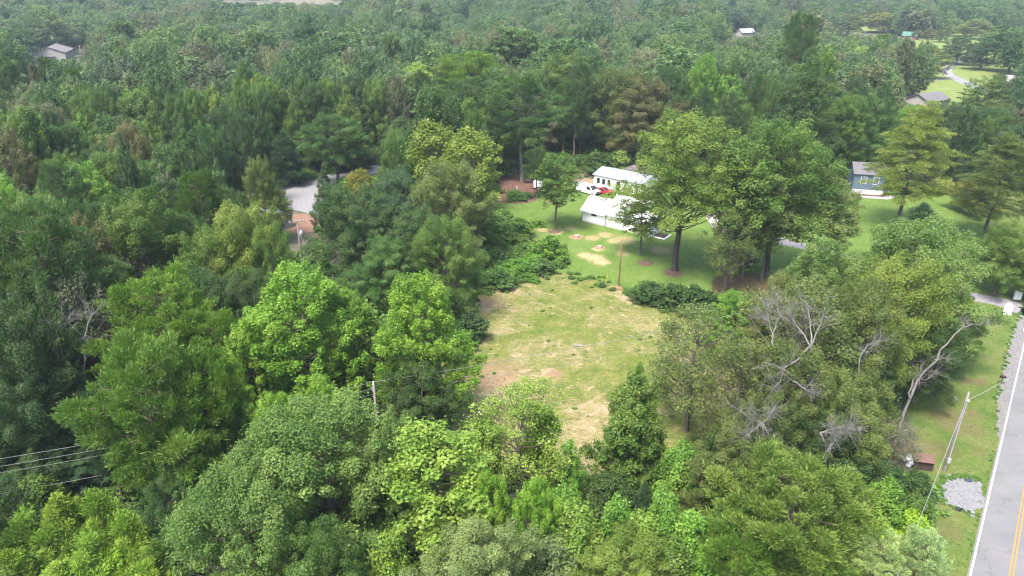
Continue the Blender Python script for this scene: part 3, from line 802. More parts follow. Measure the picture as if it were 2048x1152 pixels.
def make_van(u0, v0, u1, v1, label):
    r0, r1 = at(u0, v0), at(u1, v1); d_ = (r1-r0).normalized(); rz_ = math.atan2(d_.y, d_.x)
    perp = Vector((-d_.y, d_.x, 0)); o_ = r0+perp*0.95; o_.z = 0
    R = tag(empty('van', o_, rz_), label, 'van')
    # x forward, rear axle at 0, front axle at 3.4; half width 1.0
    def sec(x):
        top = 2.05 if x < 2.55 else (2.05-(x-2.55)*1.02 if x < 3.45 else 1.13-(x-3.45)*.13)
        hw = 1.0 if x < 3.6 else 1.0-(x-3.6)*.10
        sh = min(top-.02, 1.12); hi = hw-.17*max(0, (top-1.12))/.93
        return [(x, -hw, .32), (x, -hw, .75), (x, -hw, sh), (x, -hi, top-.06), (x, -hi+.12, top), (x, hi-.12, top), (x, hi, top-.06), (x, hw, sh), (x, hw, .75), (x, hw, .32)]
    loft(sec, [-1.2, -.6, .6, 1.7, 2.5, 2.75, 3.1, 3.45, 3.8, 4.2, 4.4], R, 'body', WHITE, .0)
    b = MB(); b.quad((2.66, -.74, 1.99), (2.66, .74, 1.99), (3.45, .86, 1.19), (3.45, -.86, 1.19)); b.build('windshield', GLASS, R)
    for s in (-1, 1):
        b = MB(); b.quad((1.75, s*1.008, 1.17), (2.95, s*1.008, 1.17), (2.62, s*.875, 1.88), (1.75, s*.872, 1.90)); b.build('side_window', GLASS, R)
        wheel(R, 0, s*.90, .37, .26, s); wheel(R, 3.4, s*.90, .37, .26, s)
        child_box('headlight', STEEL, R, 4.38, 4.42, s*.55-.2, s*.55+.2, .72, .92)
        child_box('mirror', BLACK, R, 2.85, 3.0, s*1.02-.02, s*1.02+.24*s+.02, 1.2, 1.45) if s > 0 else child_box('mirror', BLACK, R, 2.85, 3.0, -1.26, -1.0, 1.2, 1.45)
        child_box('tail_light', simple('red_lens', (.4, .02, .02), .3), R, -1.23, -1.19, s*.9-.08, s*.9+.08, .85, 1.3)
    child_box('bumper', BLACK, R, 4.36, 4.5, -.95, .95, .36, .58); child_box('bumper', BLACK, R, -1.32, -1.18, -.95, .95, .36, .55)
    child_box('grille', BLACK, R, 4.385, 4.43, -.33, .33, .66, .94)
    for x in (-.7, .3, 1.3): child_box('roof_bar', STEEL, R, x, x+.06, -.8, .8, 2.06, 2.12)
    return R
make_van(1160.5, 385, 1184, 391.5, 'white cargo van parked on the lawn beside the outbuilding')

q = at(1205, 386.5); R = tag(empty('car', q, math.radians(-35)), 'red car mostly hidden behind the nose of the white van', 'car')
RED = simple('red_paint', (.42, .015, .03), .3, .08, 2, spec=.5)
def carsec(x):
    top = .92 if x < -1.1 else (.92+(x+1.1)*.62 if x < -.3 else (1.42 if x < .4 else (1.42-(x-.4)*.62 if x < 1.2 else .92-(x-1.2)*.12)))
    hw = .88; hi = hw-.22*max(0, top-.9)/.5
    return [(x, -hw, .28), (x, -hw, .6), (x, -hw, min(.86, top-.04)), (x, -hi, top-.03), (x, -hi+.1, top), (x, hi-.1, top), (x, hi, top-.03), (x, hw, min(.86, top-.04)), (x, hw, .6), (x, hw, .28)]
loft(carsec, [-2.2, -1.5, -1.1, -.7, -.3, .4, .8, 1.2, 1.8, 2.2], R, 'body', RED, 0)
MB().quad((.45, -.6, 1.40), (.45, .6, 1.40), (1.18, .72, .945), (1.18, -.72, .945)).build('windshield', GLASS, R)
for s in (-1, 1):
    MB().quad((-1.0, s*.885, .9), (1.0, s*.885, .9), (.42, s*.70, 1.36), (-.35, s*.70, 1.36)).build('side_window', GLASS, R)
    wheel(R, -1.35, s*.80, .32, .2, s); wheel(R, 1.4, s*.80, .32, .2, s)
    child_box('headlight', STEEL, R, 2.17, 2.22, s*.6-.15, s*.6+.15, .6, .74)

q = at(1077, 378); R = tag(empty('cargo_trailer', q, math.radians(-8)), 'small white enclosed trailer on the bare dirt by the tall pine', 'trailer')
MB().box(-1.15, 1.15, -.75, .75, .42, 1.95).build('body', WHITE, R, bevel=.12)
for s in (-1, 1): wheel(R, .1, s*.80, .34, .2, s)
for s in (-1, 1): MB().box(-.32, .52, s*.91-.10, s*.91+.10, .70, .76).build('fender', BLACK, R)
MB().tube([(-1.15, 0, .45), (-2.1, 0, .45)], .05, 6).build('hitch', BLACK, R)
MB().tube([(-1.95, 0, .45), (-1.95, 0, .0)], .035, 6).build('jack', BLACK, R)

# ------------------------------------------------------------------ small things about the yard
FENCEM = simple('dark_wire', (.03, .03, .03), .6, .2, 4)
fp = [at(u, v) for u, v in ((1000, 375), (1026, 382), (1052, 393), (1068, 391), (1066, 377))]
fn = tag(empty('garden_fence', fp[0]), 'dark thin-wired fence round the small garden by the pine', 'fence')
for i, p_ in enumerate(fp):
    b = MB(); w_ = p_-fp[0]; b.tube([w_+Vector((0, 0, -.2)), w_+Vector((0, 0, 1.75))], .055, 6); b.build('post', FENCEM, fn)
    if i+1 < len(fp):
        e_ = fp[i+1]-fp[0]
        for z in (.4, .8, 1.2, 1.65): MB().tube([w_+Vector((0, 0, z)), e_+Vector((0, 0, z))], .016, 4).build('wire', FENCEM, fn)
q = at(1034, 382); R = tag(empty('white_post', q), 'short white post standing inside the garden fence', 'post')
MB().tube([(0, 0, -.2), (0, 0, 1.0)], .09, 10).build('post', WHITE, R); MB().tube([(0, 0, 1.0), (0, 0, 1.06)], .12, 10).build('cap', WHITE, R)

def rock(name, u, v, sx, sy, sz, mat, label, cat, seed=0, group=None):
    q = at(u, v); bm = bmesh.new(); bmesh.ops.create_icosphere(bm, subdivisions=3, radius=1)
    from mathutils import noise as mn
    for vv in bm.verts:
        k = 1+.28*mn.noise(vv.co*1.4+Vector((seed*3.1, 0, 0)))+.14*mn.noise(vv.co*3.5+Vector((0, seed*2.7, 0)))
        vv.co *= k; vv.co.x *= sx; vv.co.y *= sy; vv.co.z = max(vv.co.z, -.4)*sz
    me_ = bpy.data.meshes.new(name); bm.to_mesh(me_); bm.free(); me_.materials.append(mat)
    o_ = link(name, me_, None, None, (q.x, q.y, sz*.25)); tag(o_, label, cat, group); return o_
STONE = simple('pale_stone', alb(190,176,166), .9, .2, 2, bumpd=.05); WOODP = simple('dark_brush', alb(112,90,78), .95, .35, 5, bumpd=.08)
rock('boulder', 1183, 342, 1.5, 1.1, .9, STONE, 'large pale boulder at the wood edge behind the outbuilding', 'boulder', 1)
rock('rock', 1160, 357, .9, .7, .5, STONE, 'pale flat rock on the sand left of the outbuilding', 'rock', 2)
rock('rock', 1182, 356, .8, .6, .35, STONE, 'small tan rock just left of the outbuilding corner', 'rock', 3)
rock('rock', 1038, 400, 1.2, .6, .4, STONE, 'long grey rock at the garden fence corner', 'rock', 4)
rock('brush_pile', 1059, 364, 1.5, 1.2, 1.0, WOODP, 'brown brush pile beside the tall pine trunk', 'brush pile', 5)
rock('rock', 1908, 800, .35, .3, .3, STONE, 'grey rock in the grass above the leaning wire pole', 'rock', 6)
rock('stone_slab', 1158, 691, .65, .28, .12, STONE, 'pale flat slab lying in the middle of the mown field', 'slab', 7)
rock('white_block', 1343, 614, .38, .25, .22, WHITE, 'white block at the field edge below the shrubs', 'block', 8)
rock('black_bag', 1918, 1020, .32, .22, .25, BLACK, 'black lump on the lower edge of the gravel pad', 'bag', 9)
rock('black_bag', 1937, 962, .35, .22, .2, simple('dark_blue', (.03,.035,.06), .5), 'dark bluish lump on the top edge of the gravel pad', 'bag', 10)

RING = simple('bark_mulch', alb(150,124,98), .95, .25, 1.5, bumpd=.04); CLAY = simple('clay_dirt', alb(204,158,118), .95, .2, 1.5, bumpd=.05)
def ring(name, u, v, r_, mat, z=.012):
    q = at(u, v); sheet(name, [(q.x+r_*math.cos(a_), q.y+r_*math.sin(a_)) for a_ in np.linspace(0, 6.283, 9)[:-1]], z, mat, .18, .3, open_=False)
ring('mulch_ring', 1110, 463, 1.3, RING); ring('mulch_ring', 1290, 526, 1.35, RING); ring('mulch_ring', 1347, 546, 1.75, RING)
for (u, v, lb) in ((1153, 474, 'grey septic lid in a dirt ring, nearer the small lawn tree'), (1199, 495, 'grey septic lid in a dirt ring, nearer the brown pole')):
    ring('dirt_ring', u, v, 1.25 if u < 1170 else 1.0, CLAY)
    q = at(u, v); R = tag(empty('septic_lid', q), lb, 'septic lid', 'septic lids in the lawn')
    MB().tube([(0, 0, -.05), (0, 0, .28)], .40, 16).build('riser', CONC, R); MB().tube([(0, 0, .28), (0, 0, .34)], .44, 16).build('lid', simple('grey_lid', (.24, .25, .26), .7), R)

# white arched markers at the driveway mouth
def marker(u, v, label, turn):
    q = at(u, v); R = tag(empty('gate_pillar', q, math.radians(turn)), label, 'pillar', 'white arched pillars at the driveway mouth')
    b = MB(); out = [(-.5, 0), (.5, 0), (.5, 1.35)]+[(.5*math.cos(a_), 1.35+.5*math.sin(a_)) for a_ in np.linspace(.2, math.pi-.2, 9)]+[(-.5, 1.35)]
    f = [(x, -.19, z) for x, z in out]; g = [(x, .19, z) for x, z in out]
    b.poly(f); b.poly(g[::-1])
    for k in range(len(out)): b.quad(f[k], g[k], g[(k+1) % len(out)], f[(k+1) % len(out)])
    b.build('slab', WHITE, R); child_box('plinth', CONC, R, -.56, .56, -.24, .24, -.2, .12)
    return R
marker(2033, 599, 'white arched pillar on the far side of the driveway mouth', -10); marker(2013, 629, 'white arched pillar on the near side of the driveway mouth', -10)
q = at(2047, 662); R = tag(empty('sign_post', q, math.radians(-35)), 'white wooden post at the road edge, cut by the photo edge', 'post')
MB().box(-.06, .06, -.06, .06, -.2, 1.7).build('post', WHITE, R); MB().box(.06, 1.1, -.04, .04, 1.45, 1.55).build('arm', WHITE, R)

q = at(2001, 769); R = tag(empty('mailbox', q, math.radians(-38)), 'black mailbox on a post beside the gravel shoulder', 'mailbox')
MB().box(-.05, .05, -.05, .05, -.2, 1.02).build('post', DARKBARK, R)
b = MB(); out = [(-.13, 1.02), (.13, 1.02), (.13, 1.2)]+[(.13*math.cos(a_), 1.2+.13*math.sin(a_)) for a_ in np.linspace(.3, math.pi-.3, 6)]+[(-.13, 1.2)]
f = [(-.33, y, z) for y, z in out]; g = [(.33, y, z) for y, z in out]; b.poly(f); b.poly(g)
for k in range(len(out)): b.quad(f[k], g[k], g[(k+1) % len(out)], f[(k+1) % len(out)])
b.build('box', BLACK, R); MB().box(-.05, .05, -.155, -.132, 1.2, 1.42).build('flag', simple('red_flag', (.4, .03, .03), .5), R)

# rusty shed and crumpled tarp
q = at(1842, 934); R = tag(empty('rusty_shed', q, math.radians(-14)), 'small rusty brown box shed in the weeds left of the gravel pad', 'shed'); R.scale = (.85, .85, .85)
RUST = simple('rusty_metal', alb(160,124,112), .85, .22, 1.6, bumpd=.02); RUSTD = simple('rusty_wall', alb(100,80,70), .9, .3, 2)
for b_ in ((-1.05, 1.05, -.65, -.58, 0, 1.3), (-1.05, 1.05, .58, .65, 0, 1.35), (-1.05, -.98, -.57, .57, 0, 1.32), (.98, 1.05, -.57, .57, 0, 1.32)): child_box('wall', RUSTD, R, *b_)
b = MB(); b.box(-1.15, 1.15, -.85, .85, 1.36, 1.42, Matrix.Rotation(.05, 4, 'X')); b.build('roof', RUST, R)
q = at(1821, 926); bm = bmesh.new(); bmesh.ops.create_grid(bm, x_segments=14, y_segments=14, size=.85)
from mathutils import noise as mn
for vv in bm.verts:
    rr_ = vv.co.length
    vv.co.z = .75*max(0, 1-rr_/1.1)+.28*mn.noise(vv.co*2.3)+.15*mn.noise(vv.co*5)+.2
me_ = bpy.data.meshes.new('tarp'); bm.to_mesh(me_); bm.free(); me_.materials.append(simple('tarp_white', alb(226,232,238), .5, .1, 3))
tag(link('tarp', me_, None, None, (q.x, q.y, 0)), 'crumpled white tarp beside the rusty shed', 'tarp')

# ------------------------------------------------------------------ poles and wires
def pole(base, H, label, mat=POLEW, r0=.17, rz_=0.0, top=None, group=None):
    R = tag(empty('utility_pole', base, rz_), label, 'utility pole', group)
    MB().tube([(0, 0, -.4), (0, 0, 0), (0, 0, H*.5), (0, 0, H)], [r0*1.05, r0, r0*.85, r0*.66], 10).build('pole', mat, R, True)
    return R
def wire(pts_a, b_, sag, r_, label, group=None, n_=26):
    a_, b_ = Vector(pts_a), Vector(b_); P_ = []
    for i in range(n_+1):
        t_ = i/n_; q_ = a_.lerp(b_, t_); q_.z -= sag*4*t_*(1-t_); P_.append(q_-a_)
    o_ = MB().tube(P_, r_, 5).build('power_line', WIRE, None, True); o_.location = a_
    tag(o_, label, 'power line', group); return o_

bL = at(608, 552); R = pole(bL, 9.9, 'grey power pole with a crossarm and transformer in the left woods', rz_=math.radians(22))
MB().box(-1.25, 1.25, -.16, -.05, 9.5, 9.64).build('crossarm', POLEW, R)
for x in (-1.1, 0.45, 1.1): MB().tube([(x, -.1, 9.64), (x, -.1, 9.92)], .06, 8).build('insulator', CONC, R)
t = MB().tube([(.42, -.05, 6.95), (.42, -.05, 7.0), (.42, -.05, 7.9), (.42, -.05, 7.98)], [.2, .3, .3, .2], 14).build('transformer', STEEL, R, True)
MB().tube([(.42, -.05, 7.98), (.42, -.05, 8.25)], .05, 8).build('bushing', CONC, t)
MB().box(.1, .25, -.1, 0, 7.2, 7.7).build('bracket', STEEL, R)
gy_ = at(640, 562)
for k in range(3):
    a_ = Vector((0, 0, 9.0-.9*k))+bL; e_ = gy_+Vector((1.0*k-.6, .5*k, 0))
    o_ = MB().tube([Vector((0, 0, 0)), e_-a_], .028, 5).build('guy_wire', WIRE); o_.location = a_
    tag(o_, 'slanting guy wire from the transformer pole, %s of three' % ('uppermost', 'middle', 'lowest')[k], 'guy wire', 'guy wires of the transformer pole')

bN = at(1237, 577); R = pole(bN, 8.4, 'bare brown pole at the lawn edge of the mown field', POLEB, .15)
rock('dirt_mound', 1236, 577, .7, .6, .35, CLAY, 'orange clay mound round the foot of the brown pole', 'mound', 12)
q = at(1209, 574); R = tag(empty('guy_guard', q), 'thin yellow slanting guy guard left of the brown pole', 'guy guard')
MB().tube([(0, 0, -.1), (.42, .1, 2.3)], .045, 7).build('sleeve', simple('yellow_plastic', (.55, .42, .03), .5), R)
o_ = MB().tube([Vector((0, 0, 0)), (bN+Vector((0, 0, 8.0)))-(q+Vector((.42, .1, 2.3)))], .014, 4).build('guy_wire', WIRE); o_.location = q+Vector((.42, .1, 2.3))
tag(o_, 'thin guy wire running up to the brown pole', 'guy wire')

tC = at(747, 769, 9.5); bC = Vector((tC.x, tC.y, 0)); R = pole(bC, 9.5, 'dark grey power pole between the bright maples', rz_=math.radians(-60))
MB().tube([(0, 0, 9.5), (0, 0, 9.85)], .07, 8).build('insulator', WHITE, R); MB().box(-.6, .6, -.14, -.05, 8.7, 8.8).build('crossarm', POLEW, R)
tR = at(1664, 576, 9.6); bR = Vector((tR.x, tR.y, 0)); R = pole(bR, 9.6, 'power pole topped by a pale transformer amid the right-hand oaks')
t = MB().tube([(.3, -.1, 8.3), (.3, -.1, 9.3)], .28, 12).build('transformer', STEEL, R, True)
lw = at(-160, 948, 9.3)
for k, (dz, lb) in enumerate(((.3, 'uppermost'), (-.45, 'second'), (-1.1, 'third'), (-3.2, 'lowest'))):
    sgn = Vector((.25*(k-1), 0, 0))
    wire(tC+Vector((0, 0, dz)), lw+Vector((0, 0, dz)), .7, .015, '%s power line crossing the dark trees at the left edge' % lb, 'power lines at the left edge')
wire(tC+Vector((0, 0, .3)), tR+Vector((0, 0, -.1)), 1.0, .024, 'pale power line sagging across the mown field', 'lines across the field')
wire(tC+Vector((0, 0, -.8)), tR+Vector((0, 0, -2.2)), 1.5, .012, 'faint lower line crossing the mown field', 'lines across the field')

bD = at(1888, 942); R = pole(bD, 9.55, 'slim grey roadside pole beside the gravel pad', POLEW, .15)
MB().box(-.16, .16, -.3, -.14, 1.2, 1.75).build('meter_box', STEEL, R); MB().tube([(0, -.17, 1.75), (0, -.17, 8.4)], .04, 6).build('conduit', STEEL, R)
MB().tube([(0, -.15, 8.6), (0, -.3, 8.75)], .09, 8).build('weatherhead', WHITE, R)
wire(bD+Vector((0, 0, 8.5)), at(2150, 668, 8.5), .6, .028, 'service wire running from the roadside pole over the road', 'wires of the roadside pole')
wire(bD+Vector((0, 0, 8.4)), at(1735, 1300, 7.5), .5, .028, 'pale wire dropping from the roadside pole past the silver pine', 'wires of the roadside pole')
for u, v, lb in ((158, 90, 'thin far pole right of the tan metal building'), (420, 14, 'tiny pale pole on the wooded skyline at upper left'), (1984, 160, 'far utility pole beside the pinkish house')):
    p_ = at(u, v, 11); z0 = float(hill(p_.x, p_.y)); R = pole(Vector((p_.x, p_.y, z0)), 11, lb, POLEW, .2)
    MB().box(-1.2, 1.2, -.2, -.08, 10.4, 10.6).build('crossarm', POLEW, R)

# ------------------------------------------------------------------ trees one can tell apart: kind, u, v of the top, height, width in pixels, colour, label
T = [
 # bottom-left stand of young pines
 ('ypine', 115, 985, 9.5, 180, 'ypine', 'tallest yellow-green young pine of the corner stand'),
 ('ypine', 186, 998, 9, 156, 'ypine', 'young pine just right of the tallest in the corner stand'),
 ('ypine', 38, 1030, 8.5, 180, 'ypine', 'young pine at the photo edge left of the tallest young pine'),
 ('ypine', 245, 1040, 8, 156, 'ypine', 'young pine at the right shoulder of the corner stand'),
 ('ypine', 95, 1062, 7.5, 180, 'ypine', 'bushy young pine below the tallest one in the corner stand'),
 ('ypine', 168, 1076, 7.5, 168, 'ypine', 'young pine in the middle of the corner stand'),
 ('ypine', 300, 1085, 7, 120, 'pine', 'darker young pine beside the reddish gap under the big pine'),
 ('ypine', 22, 1105, 7, 168, 'ypine', 'lowest young pine in the bottom-left corner'),
 ('ypine', 118, 1122, 6.5, 156, 'ypine', 'young pine on the bottom edge of the corner stand'),
 ('sapling', 223, 1108, 5.5, 75, 'lime', 'vivid lime sapling among the young pines'),
 ('ypine', 285, 1130, 6, 132, 'ypine', 'young pine on the bottom edge right of the lime sapling'),
 # left edge, dark
 ('oak', 22, 765, 13, 170, 'deep', 'big blue-green oak at the left edge above the power lines'),
 ('oak', 12, 632, 18, 190, 'deep', 'dark oak on the left edge behind the grey dying tree'),
 ('oak', 70, 590, 18, 150, 'deep', 'dark green oak close behind the grey dying tree'),
 ('oak', 120, 842, 7, 150, 'deep', 'low dark tree under the power lines at the left'),
 ('oak', 55, 890, 6, 170, 'deep', 'dark bushy tree at the left edge under the lowest line'),
 ('oak', 150, 915, 5, 130, 'blue', 'dark blue-green tree between the young pines and the big pine'),
 ('pine', 186, 790, 13, 110, 'blue', 'blue-green pine left of the big front pine'),
 ('oak', 25, 975, 6, 130, 'deep', 'dark tree at the left edge above the corner pines'),
 ('sapling', 75, 965, 6, 100, 'green', 'mid-green sapling among the dark trees at the left edge'),
 ('sparse', 140, 572, 17.5, 175, 'grey', 'grey half-bare dying tree with pale forked limbs at the left', None, dict(trunk=GREYBARK)),
 # left pines
 ('pine', 310, 563, 18, 225, 'pine', 'round-topped bright pine standing behind the big front pine'),
 ('pine', 432, 638, 15, 150, 'pine', 'flat-topped pine between the round pine and the bright maple'),
 ('pine', 272, 712, 19, 260, 'pine', 'big front pine with a visible reddish trunk at left'),
 ('pine', 395, 715, 17, 150, 'pine', 'dark olive pine right of the big front pine'),
 ('pine', 232, 706, 14, 90, 'pine', 'small pine tucked left under the round-topped pine'),
 ('oak', 374, 850, 12, 160, 'mid', 'leafy oak covering the foot of the big front pine'),
 ('oak', 330, 965, 10, 130, 'dgreen', 'dark low tree beside the reddish gap'),
 # bright maples
 ('maple', 592, 556, 18.5, 290, 'maple', 'largest bright yellow-green maple left of the field'),
 ('maple', 832, 565, 18, 225, 'maple', 'bright maple at the left edge of the mown field'),
 ('maple', 492, 650, 15, 150, 'maple', 'bright maple leaning out left of the largest maple'),
 ('maple', 700, 600, 15, 150, 'bright', 'slightly darker maple squeezed between the two big maples'),
 ('maple', 440, 790, 13, 130, 'bright', 'small bright maple hanging over the small grey-green oak'),
 ('maple', 640, 775, 13.5, 150, 'maple', 'low bright maple branches above the broad grey-green oak'),
 ('maple', 555, 800, 13, 140, 'maple', 'low bright maple under the left side of the largest maple'),
 ('oak', 840, 730, 11, 150, 'dgreen', 'dark low tree under the maple by the field edge'),
 # sage oaks
 ('oak', 652, 836, 16, 330, 'sage', 'broad grey-green oak at the bottom with a dark visible trunk'),
 ('oak', 778, 843, 14.5, 165, 'sage', 'grey-green oak just below the power pole between the maples'),
 ('oak', 468, 1003, 15, 290, 'sage', 'grey-green oak filling the bottom edge left of the broad oak'),
 ('oak', 520, 905, 14, 190, 'sage', 'small grey-green oak behind the bottom-edge oak'),
 ('oak', 600, 1060, 12, 190, 'mid', 'darker oak on the bottom edge under the broad oak'),
 ('sapling', 720, 1080, 8, 120, 'mid', 'low green sapling at the bottom between oak and yellow-green tree'),
 ('slender', 872, 876, 14.5, 215, 'ygreen', 'upright yellow-green tree at bottom centre with twin trunks'),
 ('sapling', 770, 1080, 9, 110, 'ygreen', 'yellow-green sapling left under the upright tree'),
 ('oak', 960, 1068, 12, 245, 'pale', 'pale olive round oak cut by the bottom edge'),
 # bottom centre
 ('sparse', 1045, 785, 13.5, 220, 'ygreen', 'loose light-green tree see-through against the straw field'),
 ('sapling', 1085, 820, 11, 95, 'ygreen', 'light-green companion of the see-through tree'),
 ('sapling', 970, 850, 10, 80, 'ygreen', 'light-green sapling at the left of the see-through tree'),
 ('gum', 1265, 735, 16, 185, 'green', 'tall dark-green conical tree in front of the field'),
 ('gum', 1300, 772, 14, 130, 'green', 'second top close right of the tall conical tree'),
 ('gum', 1140, 880, 10, 95, 'bright', 'narrow green tree at the right of the see-through tree'),
 ('sapling', 905, 885, 7, 100, 'dgreen', 'dark green sapling at the straw field corner'),
 ('maple', 985, 962, 12, 125, 'maple', 'bright maple with bare grey stems at bottom centre'),
 ('maple', 1072, 972, 12, 130, 'maple', 'bright maple right of the one with bare stems'),
 ('sapling', 1120, 1000, 9, 120, 'bright', 'green sapling between the bright maples and yellow-tipped one'),
 ('sapling', 1163, 1028, 10, 120, 'ygreen', 'yellow-tipped sapling below the field corner'),
 ('sapling', 1240, 1006, 10, 95, 'bright', 'pointed bright sapling directly below the conical tree'),
 ('sapling', 1337, 1000, 9.5, 95, 'bright', 'pointed bright sapling left of the big olive pine'),
 ('sapling', 1290, 1048, 9, 110, 'ygreen', 'yellow-green sapling between the two pointed ones'),
 ('sapling', 1385, 1034, 9, 105, 'bright', 'bright sapling touching the left of the olive pine'),
 ('sapling', 1455, 1045, 8, 110, 'green', 'green sapling in front of the olive pine'),
 ('oak', 1235, 1085, 9, 190, 'lgreen', 'pale green rounded tree on the bottom edge'),
 ('sapling', 1340, 1090, 8, 120, 'green', 'green sapling on the bottom edge right of the pale tree'),
 ('sapling', 1420, 1105, 7, 120, 'bright', 'bright sapling on the bottom edge under the olive pine'),
 ('sapling', 1110, 1085, 8, 120, 'pale', 'pale sapling on the bottom edge beside the pale oak'),
 ('ypine', 1293, 968, 8, 80, 'blue', 'dark blue-green young pine under the conical tree'),
 ('ypine', 1310, 1000, 6.5, 70, 'dpine', 'small dark young pine in front of the blue-green one'),
 ('sapling', 1360, 905, 9, 95, 'bright', 'bright sapling at the right foot of the conical tree'),
 ('sapling', 1230, 960, 7, 110, 'dgreen', 'dark sapling at the left foot of the conical tree'),
 ('sapling', 1440, 880, 8, 80, 'dgreen', 'dark sapling below the see-through olive tree'),
 ('oak', 1420, 920, 9, 140, 'olive', 'low dull-olive tree left of the big olive pine'),
 ('oak', 1500, 870, 11, 190, 'olive', 'dull-olive tree behind the big olive pine'),
 ('sapling', 1520, 950, 8, 90, 'bright', 'bright sapling rising at the left shoulder of the olive pine'),
 ('pine', 1605, 942, 13.5, 290, 'opine', 'big dense olive pine at the bottom right'),
 ('pine', 1505, 1060, 10, 170, 'pine', 'greener pine leaning on the left of the olive pine'),
 ('sapling', 1720, 985, 8, 90, 'green', 'green sapling behind the right shoulder of the olive pine'),
 ('sapling', 1772, 978, 8, 100, 'bright', 'bright sapling between the olive pine and the gravel pad'),
 ('sapling', 1835, 1005, 6.5, 95, 'green', 'green sapling at the left of the roadside wire'),
 ('sapling', 1760, 1050, 6.5, 90, 'lime', 'lime-tinted sapling above the silver pine'),
 ('sapling', 1838, 1042, 6, 95, 'lime', 'yellowest sapling under the roadside wire'),
 ('pine', 1770, 1085, 9, 125, 'silver', 'left top of the silvery pale pines on the bottom edge'),
 ('pine', 1848, 1082, 9, 130, 'silver', 'right top of the silvery pale pines on the bottom edge'),
 ('sapling', 1690, 930, 8, 130, 'dgreen', 'dark bushy sapling left of the rusty shed'),
 ('sapling', 1760, 930, 6, 130, 'dgreen', 'dark bushy sapling beneath the rusty shed'),
 ('sapling', 1835, 960, 5, 90, 'dgreen', 'dark bushy sapling left of the gravel pad'),
 # right-hand mass
 ('oak', 1872, 462, 18, 262, 'light', 'largest rounded light-green oak beside the driveway mouth'),
 ('oak', 1800, 533, 17.5, 215, 'lgreen', 'light olive oak in front of the largest rounded oak'),
 ('oak', 1925, 592, 11, 90, 'green', 'darker oak overhanging the driveway mouth'),
 ('oak', 1870, 640, 11, 150, 'dgreen', 'dark oak beneath the light rounded oaks'),
 ('maple', 1660, 492, 16.5, 160, 'sage', 'pale upright tree with shoots left of the rounded oaks'),
 ('oak', 1585, 560, 14, 140, 'lolive', 'pale olive tree behind the bare grey branches'),
 ('sparse', 1620, 590, 18, 250, 'olive', 'tall dying oak with bleached bare branches'),
 ('oak', 1720, 590, 17.5, 190, 'olive', 'dull olive oak right of the dying oak'),
 ('oak', 1600, 715, 15, 170, 'olive', 'olive oak in front of the dying oak'),
 ('oak', 1700, 760, 14, 180, 'olive', 'olive oak left of the leaning dead trunk'),
 ('sparse', 1490, 690, 15.5, 190, 'olive', 'see-through olive tree at the right edge of the field'),
 ('sparse', 1400, 632, 14.5, 210, 'lolive', 'sparse olive tree veiling the right side of the field'),
 ('oak', 1545, 800, 12.5, 160, 'olive', 'olive oak with dead lower limbs'),
 ('oak', 1680, 845, 11, 160, 'dgreen', 'dark low oak behind the big olive pine'),
 ('oak', 1735, 690, 12, 140, 'dgreen', 'dark green oak behind the leaning dead trunk'),
 ('sparse', 1790, 850, 7, 110, 'grey', 'grey brushy dead tree at the foot of the leaning trunk'),
 ('maple', 1475, 592, 10, 145, 'bright', 'bright bushy tree where the field line ends'),
 ('oak', 2030, 452, 11.5, 110, 'green', 'green oak at the right edge above the white pillars'),
 ('oak', 2082, 515, 7, 80, 'dgreen', 'dark oak cut by the right edge behind the white pillars'),
 # by the white house
 ('open', 1380, 243, 25.5, 250, 'lgreen', 'huge lawn tree with a thick dark trunk before the white house', None, dict(rot=2.2, var=1)),
 ('slender', 1290, 388, 11.5, 100, 'lgreen', 'small lawn tree left of the huge lawn tree'),
 ('open', 1580, 258, 25, 226, 'green', 'broad dark-topped oak right of the huge lawn tree'),
 ('slender', 1500, 290, 23, 120, 'green', 'tree between the huge lawn tree and the broad oak'),
 ('slender', 1556, 352, 18, 105, 'lolive', 'slender grey-stemmed tree left of the driveway'),
 ('slender', 1640, 345, 18, 125, 'lolive', 'slender olive tree in front of the broad oak'),
 ('slender', 1510, 385, 15, 100, 'green', 'slender tree over the brown leaf litter'),
 ('sparse', 1470, 425, 13.5, 110, 'olive', 'thin-leaved tree with dark bare lower branches on leaf litter'),
 ('slender', 1692, 384, 14, 78, 'lolive', 'small olive tree at the left edge of the right lawn'),
 ('cedar', 1850, 208, 24.5, 180, 'conif', 'great yellow-tinged conifer with a black trunk at right', None, dict(rot=.6)),
 ('cedar', 1722, 196, 18, 130, 'lolive', 'pale conifer left of the great yellow-tinged conifer'),
 ('cedar', 2030, 272, 20, 180, 'olive', 'dull thin conifer at the right edge'),
 ('ypine', 1850, 408, 9, 130, 'blue', 'blue-green young conifer at the foot of the great conifer'),
 ('oak', 1965, 355, 8, 85, 'gold', 'golden-tinged tree between the two right-hand conifers'),
 ('slender', 1115, 312, 14.8, 88, 'green', 'young lawn tree standing alone in a mulch ring'),
 # beyond the lawn
 ('pine', 1045, 160, 24, 140, 'dpine', 'tall pine with a bare pale trunk in the dirt yard', None, dict(trunk=GREYBARK, var=1)),
 ('pine', 1075, 300, 11, 55, 'dpine', 'small thin pine just right of the tall pine trunk'),
 ('pine', 935, 165, 22, 130, 'dpine', 'grey-green pine left of the tall bare-trunk pine'),
 ('pine', 945, 110, 24, 150, 'pine', 'pine standing behind the grey-green pine'),
 ('pine', 1032, 66, 25, 140, 'dpine', 'tallest dark pine above the tall bare-trunk pine'),
 ('pine', 1130, 85, 24, 140, 'dpine', 'dark pine behind the big green tree'),
 ('oak', 1143, 112, 24, 165, 'green', 'big green tree right of the tall bare-trunk pine'),
 ('oak', 1240, 150, 22, 150, 'olive', 'olive tree right of the big green tree'),
